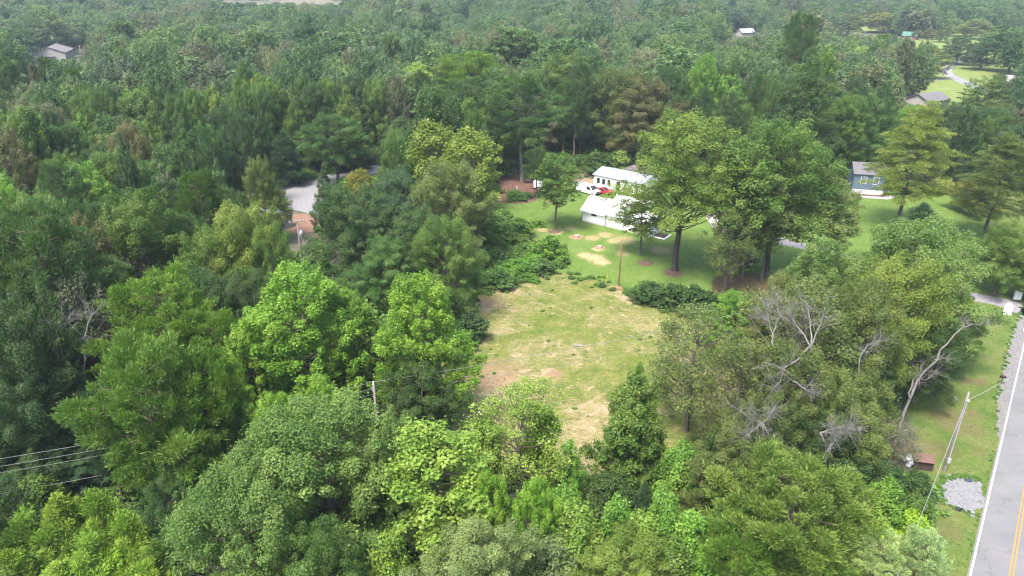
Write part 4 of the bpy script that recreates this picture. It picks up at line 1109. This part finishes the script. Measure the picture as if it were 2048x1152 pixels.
 ('oak', 1300, 165, 21, 150, 'brown', 'brownish tree at the wood edge above the outbuilding'),
 ('slender', 832, 136, 20, 95, 'ygreen', 'yellow-green crown among the dark pines'),
 ('cedar', 800, 170, 18, 120, 'dpine', 'dark drooping conifer below the yellow-green crown'),
 ('cedar', 800, 238, 15, 110, 'dpine', 'dark brownish conifer beside the gravel drive'),
 ('slender', 868, 258, 22, 115, 'lgreen', 'tall light-green tree, left top of the pair by the lawn'),
 ('slender', 945, 275, 21.5, 125, 'lgreen', 'tall light-green tree, right top of the pair by the lawn'),
 ('oak', 905, 340, 18, 140, 'lolive', 'olive-green tree under the light-green pair'),
 ('oak', 945, 400, 9, 75, 'green', 'green tree at the left edge of the lawn'),
 ('oak', 715, 383, 15.5, 165, 'dgreen', 'dark brown-green round oak right of the transformer pole'),
 ('oak', 838, 422, 14.5, 150, 'dgreen', 'dark oak left of the lawn bushes'),
 ('oak', 800, 350, 14, 120, 'blue', 'shadowy blue-green tree behind the dark round oak'),
 ('gum', 646, 328, 15.5, 64, 'dgreen', 'dark upright tree right of the gravel clearing'),
 ('oak', 770, 483, 11.5, 140, 'mid', 'mid-green tree in front of the dark oaks'),
 ('oak', 895, 450, 15, 130, 'green', 'green tree between the dark oaks and the lawn bushes'),
 ('maple', 716, 343, 9, 65, 'gold', 'small golden-green tree at the drive bend'),
 ('open', 662, 236, 16, 125, 'mid', 'round green tree between the gravel clearing and drive'),
 ('ypine', 560, 262, 13, 85, 'blue', 'blue-green conifer behind the gravel clearing'),
 ('ypine', 520, 335, 10, 60, 'green', 'pointed green young conifer left of the gravel clearing'),
 ('oak', 514, 322, 16, 80, 'olive', 'grey-olive tree left of the gravel clearing'),
 # around the pale meadow at upper right
 ('oak', 1773, 28, 14, 72, 'gold', 'golden round tree at the near edge of the far bright field'),
 ('oak', 1850, 22, 15, 62, 'olive', 'olive tree left of the far dark conifers at upper right'),
 ('oak', 1905, 38, 12, 42, 'light', 'small round tree standing in the pale meadow'),
 ('oak', 1926, 74, 14, 66, 'deep', 'dark round tree inside the bend of the pale lane'),
 ('oak', 1866, 94, 14, 66, 'olive', 'olive lawn tree left of the pale lane'),
 ('oak', 1840, 100, 13, 46, 'mid', 'small dark tree left of the olive lawn tree'),
 ('cedar', 2005, 48, 20, 84, 'dpine', 'tall dark conifer in front of the meadow at upper right'),
 ('pine', 2040, 60, 20, 80, 'dpine', 'dark evergreen cut by the right edge at the meadow'),
 ('oak', 1975, 82, 14, 66, 'deep', 'dark tree beneath the tall dark conifer at the meadow'),
 ('oak', 1860, 58, 7, 26, 'brown', 'small brownish tree beside the green-roofed house'),
 ('oak', 1836, 62, 6, 20, 'brown', 'smallest brownish tree beside the green-roofed house'),
 ('oak', 1884, 60, 8, 28, 'olive', 'little olive tree in the meadow'),
 ('oak', 1950, 40, 13, 60, 'lolive', 'pale tree behind the meadow dark trees'),
 ('oak', 2000, 20, 14, 60, 'light', 'pale rounded tree on the far side of the meadow'),
 ('oak', 1700, 30, 15, 60, 'olive', 'olive tree before the far bright field'),
 ('oak', 1640, 34, 15, 60, 'light', 'pale tree left of the far bright field'),
 ('oak', 1990, 158, 13, 90, 'green', 'green rounded tree below the pale lane'),
 ('oak', 1930, 205, 14, 100, 'dgreen', 'dark tree right of the grey hip-roofed house'),
 ('oak', 1990, 225, 15, 110, 'dgreen', 'large dark tree above the golden-tinged tree'),
 # upright row beyond the gravel clearing
 ('gum', 300, 207, 21, 78, 'green', 'upright green tree, first from the left in the row beyond the gravel clearing'),
 ('maple', 342, 200, 21, 78, 'mid', 'upright mid-green tree, second from the left in the row beyond the gravel clearing'),
 ('maple', 386, 188, 21, 78, 'green', 'upright green tree, third from the left in the row beyond the gravel clearing'),
 ('gum', 432, 176, 21, 78, 'lgreen', 'upright light-green tree, fourth from the left in the row beyond the gravel clearing'),
 ('maple', 478, 166, 21, 78, 'green', 'upright green tree, fifth from the left in the row beyond the gravel clearing'),
 ('maple', 522, 160, 21, 78, 'lgreen', 'upright light-green tree, sixth from the left in the row beyond the gravel clearing'),
 ('gum', 566, 168, 21, 78, 'green', 'upright green tree, seventh from the left in the row beyond the gravel clearing'),
 ('maple', 606, 160, 21, 78, 'mid', 'upright mid-green tree, eighth from the left in the row beyond the gravel clearing'),
 ('maple', 648, 166, 21, 78, 'green', 'upright green tree, ninth from the left in the row beyond the gravel clearing'),
 ('gum', 690, 176, 21, 78, 'lgreen', 'upright light-green tree, tenth from the left in the row beyond the gravel clearing'),
 # left middle
 ('oak', 110, 442, 20, 165, 'brown', 'brownish-olive broad oak on the left'),
 ('oak', 262, 405, 20, 200, 'green', 'broad clean green oak right of the brownish oak'),
 ('oak', 470, 422, 19, 185, 'lgreen', 'yellowish green oak left of the transformer pole'),
 ('oak', 524, 468, 17, 105, 'green', 'green oak close to the transformer pole'),
 ('oak', 418, 465, 17, 150, 'green', 'dark-flanked oak left of the yellowish green oak'),
 ('oak', 60, 405, 20, 140, 'light', 'pale green oak at the left edge above the brownish oak'),
 ('maple', 165, 338, 18, 150, 'bright', 'yellow-green tree with upright shoots at far left'),
 ('oak', 65, 218, 20, 120, 'grey', 'greyish rounded tree at the far left'),
 ('oak', 480, 560, 14, 140, 'dgreen', 'dark tree behind the largest bright maple'),
 ('oak', 400, 560, 14, 140, 'deep', 'shadowy tree right behind the round-topped pine'),
]
for t in T: tree(*t[:8], **(t[8] if len(t) > 8 else {}))
# shrubs
SH = [(940, 632, 3.6, 62, 'dgreen', 'round dark shrub on the left rim of the mown field'),
      (1100, 478, 4.6, 58, 'bright', 'pointed tall bush at the lawn corner'),
      (1300, 572, 2.6, 60, 'dgreen', 'dark shrub nearest the brown pole in the field-edge row'),
      (1345, 576, 3.0, 75, 'dgreen', 'middle dark shrub of the field-edge row'),
      (1395, 584, 3.0, 80, 'dgreen', 'right dark shrub of the field-edge row'),
      (1205, 312, 4.5, 75, 'dgreen', 'dark rounded shrub behind the boulder at the wood edge'),
      (1068, 512, 2.4, 66, 'bright', 'green bush left of the pointed bush'),
      (1030, 524, 2.4, 76, 'bright', 'broad bush on the weedy bank above the field'),
      (1035, 386, 1.2, 50, 'mid', 'low green plants growing inside the garden fence'),
      (920, 668, 2.6, 55, 'bright', 'light bush at the foot of the field-edge maple'),
      (990, 545, 2.4, 70, 'mid', 'low bush at the top-left corner of the field'),
      (1480, 500, 3.0, 60, 'lolive', 'pale bush under the tree with dark bare branches')]
for u, v, H, w, col, lb in SH: tree('shrub', u, v, H, w, col, lb)

# the leaning dead trunk and bare limbs
def limb_tree(name, label, segs, mat, cat='tree', seed=1, twigs=5):
    """segs: lists of (u, v, z, radius); twigs grow from the end of each limb."""
    r = np.random.default_rng(seed)
    b0_ = at(*segs[0][0][:3]); R = tag(empty(name, b0_), label, cat)
    for i, sg in enumerate(segs):
        P_ = [at(*q[:3])-b0_ for q in sg]; rad = [q[3]*.72 for q in sg]
        b = MB()
        fine = [P_[0]]; fr = [rad[0]]
        for a_, c_, ra, rc in zip(P_, P_[1:], rad, rad[1:]):
            for k in (1, 2, 3):
                q_ = a_.lerp(c_, k/3)
                if k < 3: q_ += Vector(r.normal(size=3)*.035*(c_-a_).length)
                fine.append(q_); fr.append(ra+(rc-ra)*k/3)
        b.tube(fine, fr, 7)
        if i > 0 or len(segs) == 1:
            L_ = (P_[-1]-P_[0]).length
            for k in range(int(twigs*1.6)):
                t_ = r.uniform(.25, 1); j = min(int(t_*(len(fine)-1)), len(fine)-2); s_ = fine[j].lerp(fine[j+1], r.random())
                dr = (fine[-1]-fine[0]).normalized()*.7+Vector(r.normal(size=3)*.6)+Vector((0, 0, .25)); l_ = r.uniform(.15, .5)*min(L_, 3.5)
                m_ = s_+dr*l_*.5+Vector(r.normal(size=3)*.12); e_ = s_+dr*l_+Vector(r.normal(size=3)*.2)
                b.tube([s_, m_, e_], [max(.016, fr[j]*.35), .020, .009], 4, False)
                for _ in range(4):
                    e2 = m_+Vector(r.normal(size=3)*.7)+dr*.3; b.tube([m_, m_.lerp(e2, .5)+Vector(r.normal(size=3)*.08), e2], [.018, .012, .006], 3, False)
        b.build('trunk' if i == 0 else 'branch', mat, R, True)
    return R
limb_tree('dead_tree', 'leaning dead grey trunk by the verge', [
    [(1786, 905, 0, .25), (1800, 850, 2.4, .22), (1835, 760, 6.6, .18), (1880, 700, 9.8, .13), (1925, 655, 12.2, .08)],
    [(1925, 655, 12.2, .09), (1945, 648, 12.5, .06), (1962, 652, 12.4, .03)], [(1925, 655, 12.2, .08), (1930, 640, 12.9, .03)],
    [(1820, 800, 4.8, .15), (1826, 760, 6.4, .12), (1850, 722, 8.4, .05)], [(1868, 720, 8.9, .10), (1892, 716, 9.2, .04)],
    [(1850, 760, 7.0, .10), (1872, 745, 7.8, .04)], [(1838, 770, 6.2, .08), (1838, 745, 7.3, .03)], [(1788, 885, .9, .14), (1805, 862, 2.2, .09), (1840, 855, 2.3, .03)],
    [(1790, 880, 1.2, .12), (1815, 885, .8, .07), (1835, 905, .3, .02)]], GREYBARK, seed=4)
limb_tree('dead_tree', 'bare bleached snag rising left of the dying oak', [
    [(1560, 950, 0, .24), (1550, 760, 10.5, .16), (1545, 690, 15.2, .12), (1545, 668, 15.8, .10)],
    [(1545, 668, 15.8, .09), (1535, 630, 17, .06), (1540, 602, 17.6, .025)], [(1545, 668, 15.8, .08), (1560, 635, 16.9, .05), (1552, 600, 17.7, .025)],
    [(1538, 645, 16.5, .05), (1520, 630, 17, .025)]], GREYBARK, seed=6, twigs=9)
limb_tree('dead_tree', 'forked bleached snag in the crown of the dying oak', [
    [(1630, 953, 0, .26), (1625, 780, 11.5, .18), (1622, 695, 15.5, .14)],
    [(1622, 695, 15.5, .13), (1600, 660, 16.4, .09), (1575, 625, 17.4, .04)], [(1622, 695, 15.5, .11), (1620, 640, 17.1, .07), (1612, 600, 18, .03)],
    [(1622, 695, 15.5, .11), (1640, 650, 16.6, .06), (1648, 620, 17.4, .03)], [(1622, 690, 15.6, .14), (1600, 715, 14.9, .12), (1565, 740, 14.2, .09), (1525, 725, 15.0, .04)],
    [(1570, 738, 14.2, .08), (1560, 765, 13.3, .05), (1545, 775, 13.0, .02)], [(1585, 762, 13.2, .09), (1610, 778, 12.8, .07), (1638, 792, 12.4, .03)]], GREYBARK, seed=8, twigs=9)
limb_tree('dead_tree', 'broken dead limbs hanging below the olive oak', [
    [(1532, 1050, 0, .2), (1527, 880, 10.5, .13), (1525, 846, 12.1, .11)],
    [(1525, 846, 12.1, .11), (1508, 860, 11.7, .08), (1492, 874, 11.2, .04)], [(1525, 846, 12.1, .1), (1536, 866, 11.4, .07), (1540, 886, 10.7, .03)],
    [(1525, 846, 12.1, .08), (1500, 838, 12.5, .05), (1470, 815, 13.2, .02)], [(1525, 846, 12.1, .08), (1545, 825, 12.9, .03)]], GREYBARK, seed=9, twigs=9)
limb_tree('dead_tree', 'dead branchy limbs beside the olive oak near the rusty shed', [
    [(1660, 1055, 0, .18), (1650, 885, 11, .11), (1640, 866, 11.8, .1)],
    [(1640, 866, 11.8, .10), (1660, 860, 12.1, .07), (1690, 850, 12.5, .03)], [(1640, 866, 11.8, .09), (1680, 868, 11.8, .05), (1710, 850, 12.5, .02)],
    [(1655, 905, 10.4, .08), (1660, 890, 11.0, .05), (1675, 880, 11.3, .02)]], GREYBARK, seed=12, twigs=10)
limb_tree('dead_tree', 'small curved dead limb between the olive oak and the leaning trunk', [
    [(1715, 960, 0, .14), (1712, 760, 12.5, .09), (1720, 715, 14.9, .07)], [(1720, 715, 14.9, .07), (1735, 690, 15.6, .05), (1760, 690, 15.6, .02)]], GREYBARK, seed=13, twigs=9)
limb_tree('dead_tree', 'pale forked dead tree standing within the grey dying tree at the left', [
    [(170, 904, 0, .34), (155, 795, 7.1, .30), (158, 768, 8.7, .28)],
    [(158, 768, 8.7, .24), (146, 742, 10.0, .2), (122, 700, 12.5, .15), (116, 660, 14.7, .11), (126, 625, 16.6, .05)],
    [(158, 768, 8.7, .24), (168, 735, 10.4, .2), (168, 690, 13.0, .16), (176, 648, 15.4, .11), (206, 602, 17.8, .05)],
    [(122, 700, 12.5, .11), (105, 680, 13.6, .05)], [(116, 662, 14.6, .09), (140, 635, 16.1, .04)]], GREYBARK, seed=23, twigs=7)
limb_tree('dead_tree', 'pale dead stems among the bottom-centre maples', [
    [(1000, 1160, 0, .14), (990, 1090, 3.2, .1)], [(990, 1090, 3.2, .09), (975, 1050, 5.0, .06), (960, 1010, 6.6, .03)],
    [(990, 1090, 3.2, .09), (1005, 1050, 5.0, .06), (1020, 1020, 6.4, .03)], [(990, 1090, 3.2, .08), (1050, 1060, 4.6, .04), (1048, 1030, 6, .02)]], GREYBARK, seed=15, twigs=7)
limb_tree('dead_tree', 'thin pale leaning snag beside the dark conifers', [
    [(850, 300, 0, .22), (855, 250, 6, .16), (862, 222, 9.5, .1)], [(862, 222, 9.5, .1), (875, 195, 13, .06), (882, 180, 15, .03)]], GREYBARK, seed=17, twigs=5)
limb_tree('dead_tree', 'grey leafless tree in the woods behind the pale conifer', [
    [(1625, 250, 0, .3), (1625, 215, 9, .2), (1620, 200, 12, .14)], [(1620, 200, 12, .12), (1605, 180, 17, .04)], [(1620, 200, 12, .12), (1628, 178, 18, .04)],
    [(1620, 200, 12, .12), (1645, 185, 16, .04)], [(1622, 208, 10, .1), (1600, 195, 13, .03)]], GREYBARK, seed=19, twigs=14)

# ------------------------------------------------------------------ the woods around: the nearest as single trees, the rest as one mass
VIEW = [  # openings that nearer crowns must leave clear: (u0, v0, u1, v1)
    (560, 362, 632, 424), (690, 334, 748, 350), (570, 424, 640, 470), (582, 434, 660, 560), (925, 390, 1480, 1000), (1150, 335, 1320, 480), (985, 338, 1105, 410),
    (1690, 395, 1790, 540), (1900, 400, 1990, 500), (1822, 80, 2048, 205), (56, 90, 136, 121), (1466, 55, 1516, 72), (1808, 60, 1836, 84),
    (1830, 182, 1885, 206), (1726, 342, 1772, 416), (1930, 560, 2048, 1152), (150, 84, 164, 104), (1690, 48, 1780, 66), (530, 405, 580, 440), (2020, 148, 2048, 172), (440, 0, 680, 7)]
def blocked(u, v0, v1, hw, vb):
    for a_, b_, c_, d_ in VIEW:
        if u+hw > a_ and u-hw < c_ and v0 < d_ and v1 > b_ and vb > d_-6: return True
    return False
HAND = np.array([(a_, b_) for a_, b_, c_ in placed]); HR = np.array([c_ for *_, c_ in placed])
cand = []
Y = 42.0
while Y < 1500:
    sp_ = 6.9 if Y < 300 else (9.4 if Y < 600 else 11)
    half = (Y*cP+CAM_H*sP)*.727*1.16+14
    X = -half
    while X < half:
        cand.append((X+rng.uniform(-.38, .38)*sp_, Y+rng.uniform(-.38, .38)*sp_, sp_)); X += sp_
    Y += sp_*.95
cand = np.array(cand); keep = np.ones(len(cand), bool)
for poly in OPEN: keep &= ~inside(cand[:, :2], poly)
for poly in OPEN:      # keep stems a crown's reach from small openings
    q_ = np.array(poly)
    if q_[:, 1].max() < 420:
        for i in range(len(q_)):
            a_, b_ = q_[i], q_[(i+1) % len(q_)]; ab = b_-a_; t_ = np.clip(((cand[:, :2]-a_) @ ab)/max(ab @ ab, 1e-6), 0, 1)
            keep &= np.linalg.norm(cand[:, :2]-(a_+t_[:, None]*ab), axis=1) > 2.6
near = cand[:, 1] < 330
dm = np.linalg.norm(cand[near][:, None, :2]-HAND[None], axis=2)
kk = keep[near]; kk &= (dm > np.maximum(3.6, HR*.62)[None]).all(1); keep[near] = kk
for hx, hy in [(o_.location.x, o_.location.y) for o_ in bpy.data.objects if o_.get('category') in ('house', 'barn', 'shed', 'outbuilding')]:
    keep &= np.hypot(cand[:, 0]-hx, cand[:, 1]-hy) > (11 if hy < 300 else 16)
cand = cand[keep]
from mathutils import noise as mn
woods, low = [], []
for x, y, s_ in cand:
    sn = mn.noise(Vector((x*.016, y*.013, 3.1))); H = (17.5+4.5*sn+random.uniform(-4.5, 4.0))
    if y > 700: H *= .95
    big_ = random.random() < .14; H *= 1.28 if big_ else 1
    w = random.choice((7, 8, 9, 10, 11, 12.5, 14))*random.uniform(.92, 1.08)*(.92 if y < 300 else 1.12 if y < 500 else 1.25)*(1.3 if big_ else 1)
    z = float(hill(x, y)); u, vt, d = px((x, y, z+H)); _, vb, _ = px((x, y, z)); hw = w/2*F/d
    if y < 105 and (x > -22 or (vt > 545 and u > 40)):                       # only understorey in the built foreground
        H = random.uniform(3.5, 8); w = random.uniform(3, 5); u, vt, d = px((x, y, z+H)); hw = w/2*F/d
    if blocked(u, vt, vb, hw, vb):
        H2 = random.uniform(2.5, 5); w2 = 3.2; u, vt, d = px((x, y, z+H2))
        if blocked(u, vt, vb, w2/2*F/d, vb): continue
        low.append((x, y, z, H2, w2)); continue
    if H < 9: low.append((x, y, z, H, w)); continue
    if y < 130 and x > -25 and not (x > 60 and y > 60): low.append((x, y, z, random.uniform(1.2, 2.6), random.uniform(2.5, 4))); continue
    woods.append((x, y, z, H, w, u, vt, d, sn))
woods.sort(key=lambda t_: t_[7])
inview = [t_ for t_ in woods if -60 < t_[5] < 2108 and t_[6] < 1152]
IND_B = 185; IND_P = 75
def zone(u, v):
    if u > 1600: return 'in the woods behind the right-hand conifers' if v > 140 else 'near the pale meadow at upper right'
    if u > 1230: return 'in the woods behind the outbuilding'
    if u > 900: return 'in the woods behind the tall pines'
    if v > 330 and u < 520: return 'in the left woods'
    if u > 520: return 'in the woods beyond the gravel clearing'
    if u > 260: return 'in the woods left of the gravel clearing'
    return 'in the far left woods'
CN = {'mid': 'mid-green', 'dgreen': 'dark green', 'deep': 'blue-dark', 'olive': 'olive', 'brown': 'brown-tinged', 'light': 'pale green', 'green': 'green', 'dpine': 'dark', 'pine': 'bright', 'grey': 'greyish', 'lolive': 'dull olive', 'bright': 'yellow-green'}
todo = []; rest = []; nb_, np_ = 0, 0
for t_ in woods:
    x, y, z, H, w, u, vt, d, sn = t_
    sn2 = mn.noise(Vector((x*.03, y*.025, 9.0))); isp = sn2 > .22 and random.random() < .75
    seen = -60 < u < 2108 or (d < 120 and -330 < u < 2380)
    if not seen and d < 120: continue
    if not seen or (isp and np_ >= IND_P) or (not isp and nb_ >= IND_B): rest.append((t_, isp)); continue
    if isp:
        np_ += 1; kind = random.choice(('pine', 'pine', 'gum')); col = random.choice(('dpine', 'dpine', 'mid'))
    else:
        nb_ += 1; kind = random.choice(('oak', 'oak', 'oak', 'maple', 'maple', 'gum', 'slender'))
        col = random.choices(('mid', 'green', 'dgreen', 'deep', 'olive', 'brown', 'light', 'lolive', 'bright', 'grey'), (24, 20, 18, 12, 7, 4, 6, 5, 5, 3))[0]
    shape = {'pine': 'pine', 'gum': 'cone-shaped tree', 'oak': 'round-crowned tree', 'maple': 'spiky-topped tree', 'slender': 'slim tree'}[kind]
    todo.append((kind, t_, col, f'{CN[col]} {shape} {zone(u, vt)}'))
from collections import defaultdict
byl = defaultdict(list)
for q in todo: byl[q[3]].append(q)
ORD = {2: ('nearer of two', 'farther of two'), 3: ('nearest of three', 'middle of three', 'farthest of three')}
for lb, qs in byl.items():
    qs.sort(key=lambda q: -q[1][6])
    for i, q in enumerate(qs):
        kind, (x, y, z, H, w, u, vt, d, sn), col, _ = q
        if len(qs) == 1: lab = lb
        elif len(qs) in ORD: lab = f'{lb}, {ORD[len(qs)][i]}'
        else: lab = f"{lb}, {('nearest','second','third','fourth','fifth','sixth','seventh','eighth','ninth','tenth','eleventh','twelfth')[min(i,11)]} counted from below"
        ww = w*(.72 if kind in ('pine', 'slender', 'gum') else 1)
        plant(kind, x, y, H*(1.08 if kind == 'pine' else 1), ww, col, lab, 'trees of the surrounding woods', z=z, lod='hi' if d < 260 else 'mid')
import builtins; print('individual trees', len(T)+len(todo), 'rest', len(rest), 'low', len(low))

# far woods: crowns spread over points by geometry nodes
def scatter(name, pts, protos, kind_='stuff'):
    """pts: (x, y, z, sx, sz, proto index)"""
    me_ = bpy.data.meshes.new(name+'_points'); me_.vertices.add(len(pts))
    arr = np.array([p_[:3] for p_ in pts], dtype=np.float32); me_.vertices.foreach_set('co', arr.ravel())
    a_ = me_.attributes.new('scl', 'FLOAT_VECTOR', 'POINT'); a_.data.foreach_set('vector', np.array([(p_[3], p_[3], p_[4]) for p_ in pts], dtype=np.float32).ravel())
    a_ = me_.attributes.new('rot', 'FLOAT_VECTOR', 'POINT'); a_.data.foreach_set('vector', np.array([(0, 0, random.uniform(0, 6.28)) for p_ in pts], dtype=np.float32).ravel())
    a_ = me_.attributes.new('pick', 'INT', 'POINT'); a_.data.foreach_set('value', np.array([p_[5] for p_ in pts], dtype=np.int32))
    o_ = link(name, me_); tag(o_, kind=kind_)
    g = bpy.data.node_groups.new(name, 'GeometryNodeTree'); g.is_modifier = True
    g.interface.new_socket('Geometry', in_out='INPUT', socket_type='NodeSocketGeometry'); g.interface.new_socket('Geometry', in_out='OUTPUT', socket_type='NodeSocketGeometry')
    gi, go = g.nodes.new('NodeGroupInput'), g.nodes.new('NodeGroupOutput')
    ip = g.nodes.new('GeometryNodeInstanceOnPoints'); mp = g.nodes.new('GeometryNodeMeshToPoints')
    gti = g.nodes.new('GeometryNodeGeometryToInstance')
    for ob_ in reversed(protos):
        oi = g.nodes.new('GeometryNodeObjectInfo'); oi.transform_space = 'ORIGINAL'; oi.inputs['As Instance'].default_value = False
        oi.inputs['Object'].default_value = ob_; g.links.new(oi.outputs['Geometry'], gti.inputs[0])
    def na(nm, ty):
        q_ = g.nodes.new('GeometryNodeInputNamedAttribute'); q_.data_type = ty; q_.inputs['Name'].default_value = nm; return q_.outputs['Attribute']
    g.links.new(gi.outputs[0], mp.inputs['Mesh']); g.links.new(mp.outputs[0], ip.inputs['Points']); g.links.new(gti.outputs[0], ip.inputs['Instance'])
    ip.inputs['Pick Instance'].default_value = True
    g.links.new(na('pick', 'INT'), ip.inputs['Instance Index']); g.links.new(na('scl', 'FLOAT_VECTOR'), ip.inputs['Scale'])
    rt = g.nodes.new('FunctionNodeEulerToRotation'); g.links.new(na('rot', 'FLOAT_VECTOR'), rt.inputs[0]); g.links.new(rt.outputs[0], ip.inputs['Rotation'])
    g.links.new(ip.outputs[0], go.inputs[0])
    md = o_.modifiers.new('spread', 'NODES'); md.node_group = g
    return o_
# the crown shapes come from single trees standing at the near rim of the far woods
src = []
rim = rest[:400]
far_kinds = [('oak', 0), ('oak', 1), ('oak', 2), ('slender', 0), ('maple', 0), ('gum', 0), ('pine', 0), ('pine', 1)]
for (kd, vi) in far_kinds:
    for i, (t_, isp) in enumerate(rim):
        if -20 < t_[5] < 2068 and isp == (kd == 'pine'): break
    t_, _ = rim.pop(i); rest = [q for q in rest if q[0] is not t_]
    x, y, z, H, w, u, vt, d, sn = t_
    col = random.choice(('mid', 'green', 'dgreen', 'deep'))
    R = plant(kd, x, y, H, w*(.75 if kd in ('pine', 'gum') else 1), col, f"{CN.get(col, col)} {'pine' if kd == 'pine' else 'tree'} at the near rim of the far woods, {('first','second','third','fourth','fifth','sixth','seventh','eighth')[len(src)]} in the rim",
              'rim trees of the far woods', z=z, lod='far', var=vi)
    src.append([c_ for c_ in R.children if c_.name.startswith('crown')][0])
pts = []
for (x, y, z, H, w, u, vt, d, sn), isp in rest:
    k = random.choice((6, 7, 6, 5)) if isp else random.choice((0, 1, 2, 3, 0, 1, 2, 3, 4, 5))
    pr = PROTO[far_kinds[k][0]][far_kinds[k][1]]
    ww = w*(.75 if k > 4 else 1)
    pts.append((x, y, z, ww/pr['W'], H*(1.06 if k > 5 else 1)/pr['H'], k))
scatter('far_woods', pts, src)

# undergrowth: low leafy growth under and between the trees and along the openings
shr = tree('shrub', 1015, 470, 2.4, 60, 'green', 'green bush on the weedy bank beside the lawn', lod='far'); shc = [c_ for c_ in shr.children if c_.name.startswith('crown')][0]
tree('shrub', 1075, 440, 1.2, 30, 'bright', 'small yellow-green weed clump at the lawn edge', lod='mid')
pts = []
for x, y, z, H, w in low:
    pts.append((x, y, z, w/3.9, H/3.0*.8, 0))
UG = rng.uniform((-150, 22), (150, 260), (5200, 2))
ok = np.ones(len(UG), bool)
for poly in OPEN: ok &= ~inside(UG, poly)
for x, y in UG[ok]:
    s_ = random.uniform(.45, 1.1)*(1 if y < 120 else 1.2)
    H = s_*random.uniform(.5, 1.0)*3
    u, vt, d = px((x, y, H)); _, vb, _ = px((x, y, 0))
    if u < -200 or u > 2250 or blocked(u, vt, vb, 2*s_*F/d*.6, vb): continue
    pts.append((x, y, 0.0, s_, H/3.0, 0))
# weedy bank left of the lawn and along the field's rim
bank = world_poly([(955, 575), (990, 470), (975, 430), (1010, 425), (1050, 480), (1130, 500), (1135, 535), (1060, 558), (1000, 572)])
qb = np.array(bank); lo, hi_ = qb.min(0), qb.max(0)
B_ = rng.uniform(lo, hi_, (900, 2)); B_ = B_[inside(B_, bank)]
for x, y in B_[:420]: pts.append((x, y, 0.0, random.uniform(.25, .6), random.uniform(.12, .42), 0))
for i in range(46):
    t_ = i/45; q_ = at(1270+t_*230, 582+t_*38)
    pts.append((q_.x+random.uniform(-.8, .8), q_.y+random.uniform(-1.2, 1.6), 0.0, random.uniform(.35, .6), random.uniform(.25, .6), 0))
for i in range(60):
    u_ = random.uniform(1080, 1330); q_ = at(u_, random.uniform(318, 332)); pts.append((q_.x, q_.y, 0.0, random.uniform(.6, 1.1), random.uniform(.4, 1.0), 0))
def rim(poly, n_, sp_, smin, smax, i0=0, i1=None):
    q_ = [Vector(a_) for a_ in poly]; m_ = len(q_); i1 = i1 or m_
    L_ = [((q_[(i+1) % m_]-q_[i]).length, i) for i in range(i0, i1)]; tot = sum(a_ for a_, _ in L_)
    for _ in range(n_):
        d_ = random.uniform(0, tot)
        for a_, i in L_:
            if d_ <= a_: break
            d_ -= a_
        p_ = q_[i].lerp(q_[(i+1) % m_], d_/a_)+Vector((random.gauss(0, sp_), random.gauss(0, sp_)))
        s_ = random.uniform(smin, smax); pts.append((p_.x, p_.y, 0.0, s_, s_*random.uniform(.35, .8), 0))
pad = world_poly([(1884,958),(1925,952),(1962,962),(1972,1000),(1952,1032),(1918,1022),(1880,1000)])
rim(pad[:3]+pad[4:], 70, .22, .04, .11, 0, 2); rim(pad[4:]+pad[:1], 60, .22, .04, .11, 0, 3); rim(field_p, 420, .9, .08, .32)
rim([rp(s, w)[:2] for s, w in ((25, -.6), (29, -1.0), (33, -1.35), (40, -1.5), (50, -1.6), (58, -1.5), (66, -1.2))], 90, .16, .04, .11, 0, 6)
rim([rp(s, -.45)[:2] for s in range(-10, 26, 4)], 90, .09, .02, .06, 0, 8)
qf = np.array(field_p); FP = rng.uniform(qf.min(0), qf.max(0), (900, 2)); FP = FP[inside(FP, field_p)][:170]
for x, y in FP: s_ = random.choice((.03, .04, .05, .06, .09, .14)); pts.append((x, y, 0.0, s_, s_*random.uniform(.25, .6), 0))
scatter('undergrowth', pts, [shc])

# short grass and cut hay: upright blades over lawn, verge and field
def blades(name, poly, n_, L0, L1, cols, dens_v=None, z=0.01, flat=.0):
    q_ = np.array(poly); P_ = rng.uniform(q_.min(0), q_.max(0), (n_*3, 2)); P_ = P_[inside(P_, poly)][:n_]; n_ = len(P_)
    up = unit(np.stack([rng.normal(size=n_)*(.5+flat), rng.normal(size=n_)*(.5+flat), np.ones(n_)*(1-flat)], 1)); L_ = rng.uniform(L0, L1, n_)
    C_ = np.column_stack([P_, z+L_*.35*up[:, 2]]); N_ = unit(np.cross(up, rng.normal(size=(n_, 3)))+np.array([0, 0, .5]))
    me_ = leaf_mesh(name, C_, N_, L_, rng.random(n_), .5, up, mat=leaf_material(name+'_blades', cols)) if False else leaf_mesh(name, C_, N_, L_, rng.random(n_), .45, up)
    o_ = link(name, me_); o_.color = (*cols, 1); tag(o_, kind='stuff'); return o_
blades('grass', field_p, 12000, .06, .18, alb(140, 162, 74))
blades('cut_hay', field_p, 16000, .07, .2, alb(226, 208, 164), flat=.8)
blades('grass', lawn_p, 26000, .06, .16, alb(130, 166, 76))
blades('weeds', [q for q in verge_p[:10]]+[rp(130, -.5)[:2], rp(-60, -.5)[:2]], 22000, .08, .22, alb(132, 154, 76), flat=.6)

# ------------------------------------------------------------------ the air
hz = MB().box(-7000, 7000, -300, 9500, -3.0, 72).build('haze'); tag(hz, kind='stuff')
m = bpy.data.materials.new('haze_air'); m.use_nodes = True; n = m.node_tree.nodes; n.clear()
o = n.new('ShaderNodeOutputMaterial'); pv = n.new('ShaderNodeVolumePrincipled'); pv.inputs['Color'].default_value = (.72, .85, 1, 1)
pv.inputs['Density'].default_value = HAZE; m.node_tree.links.new(pv.outputs[0], o.inputs['Volume']); hz.data.materials.append(m)
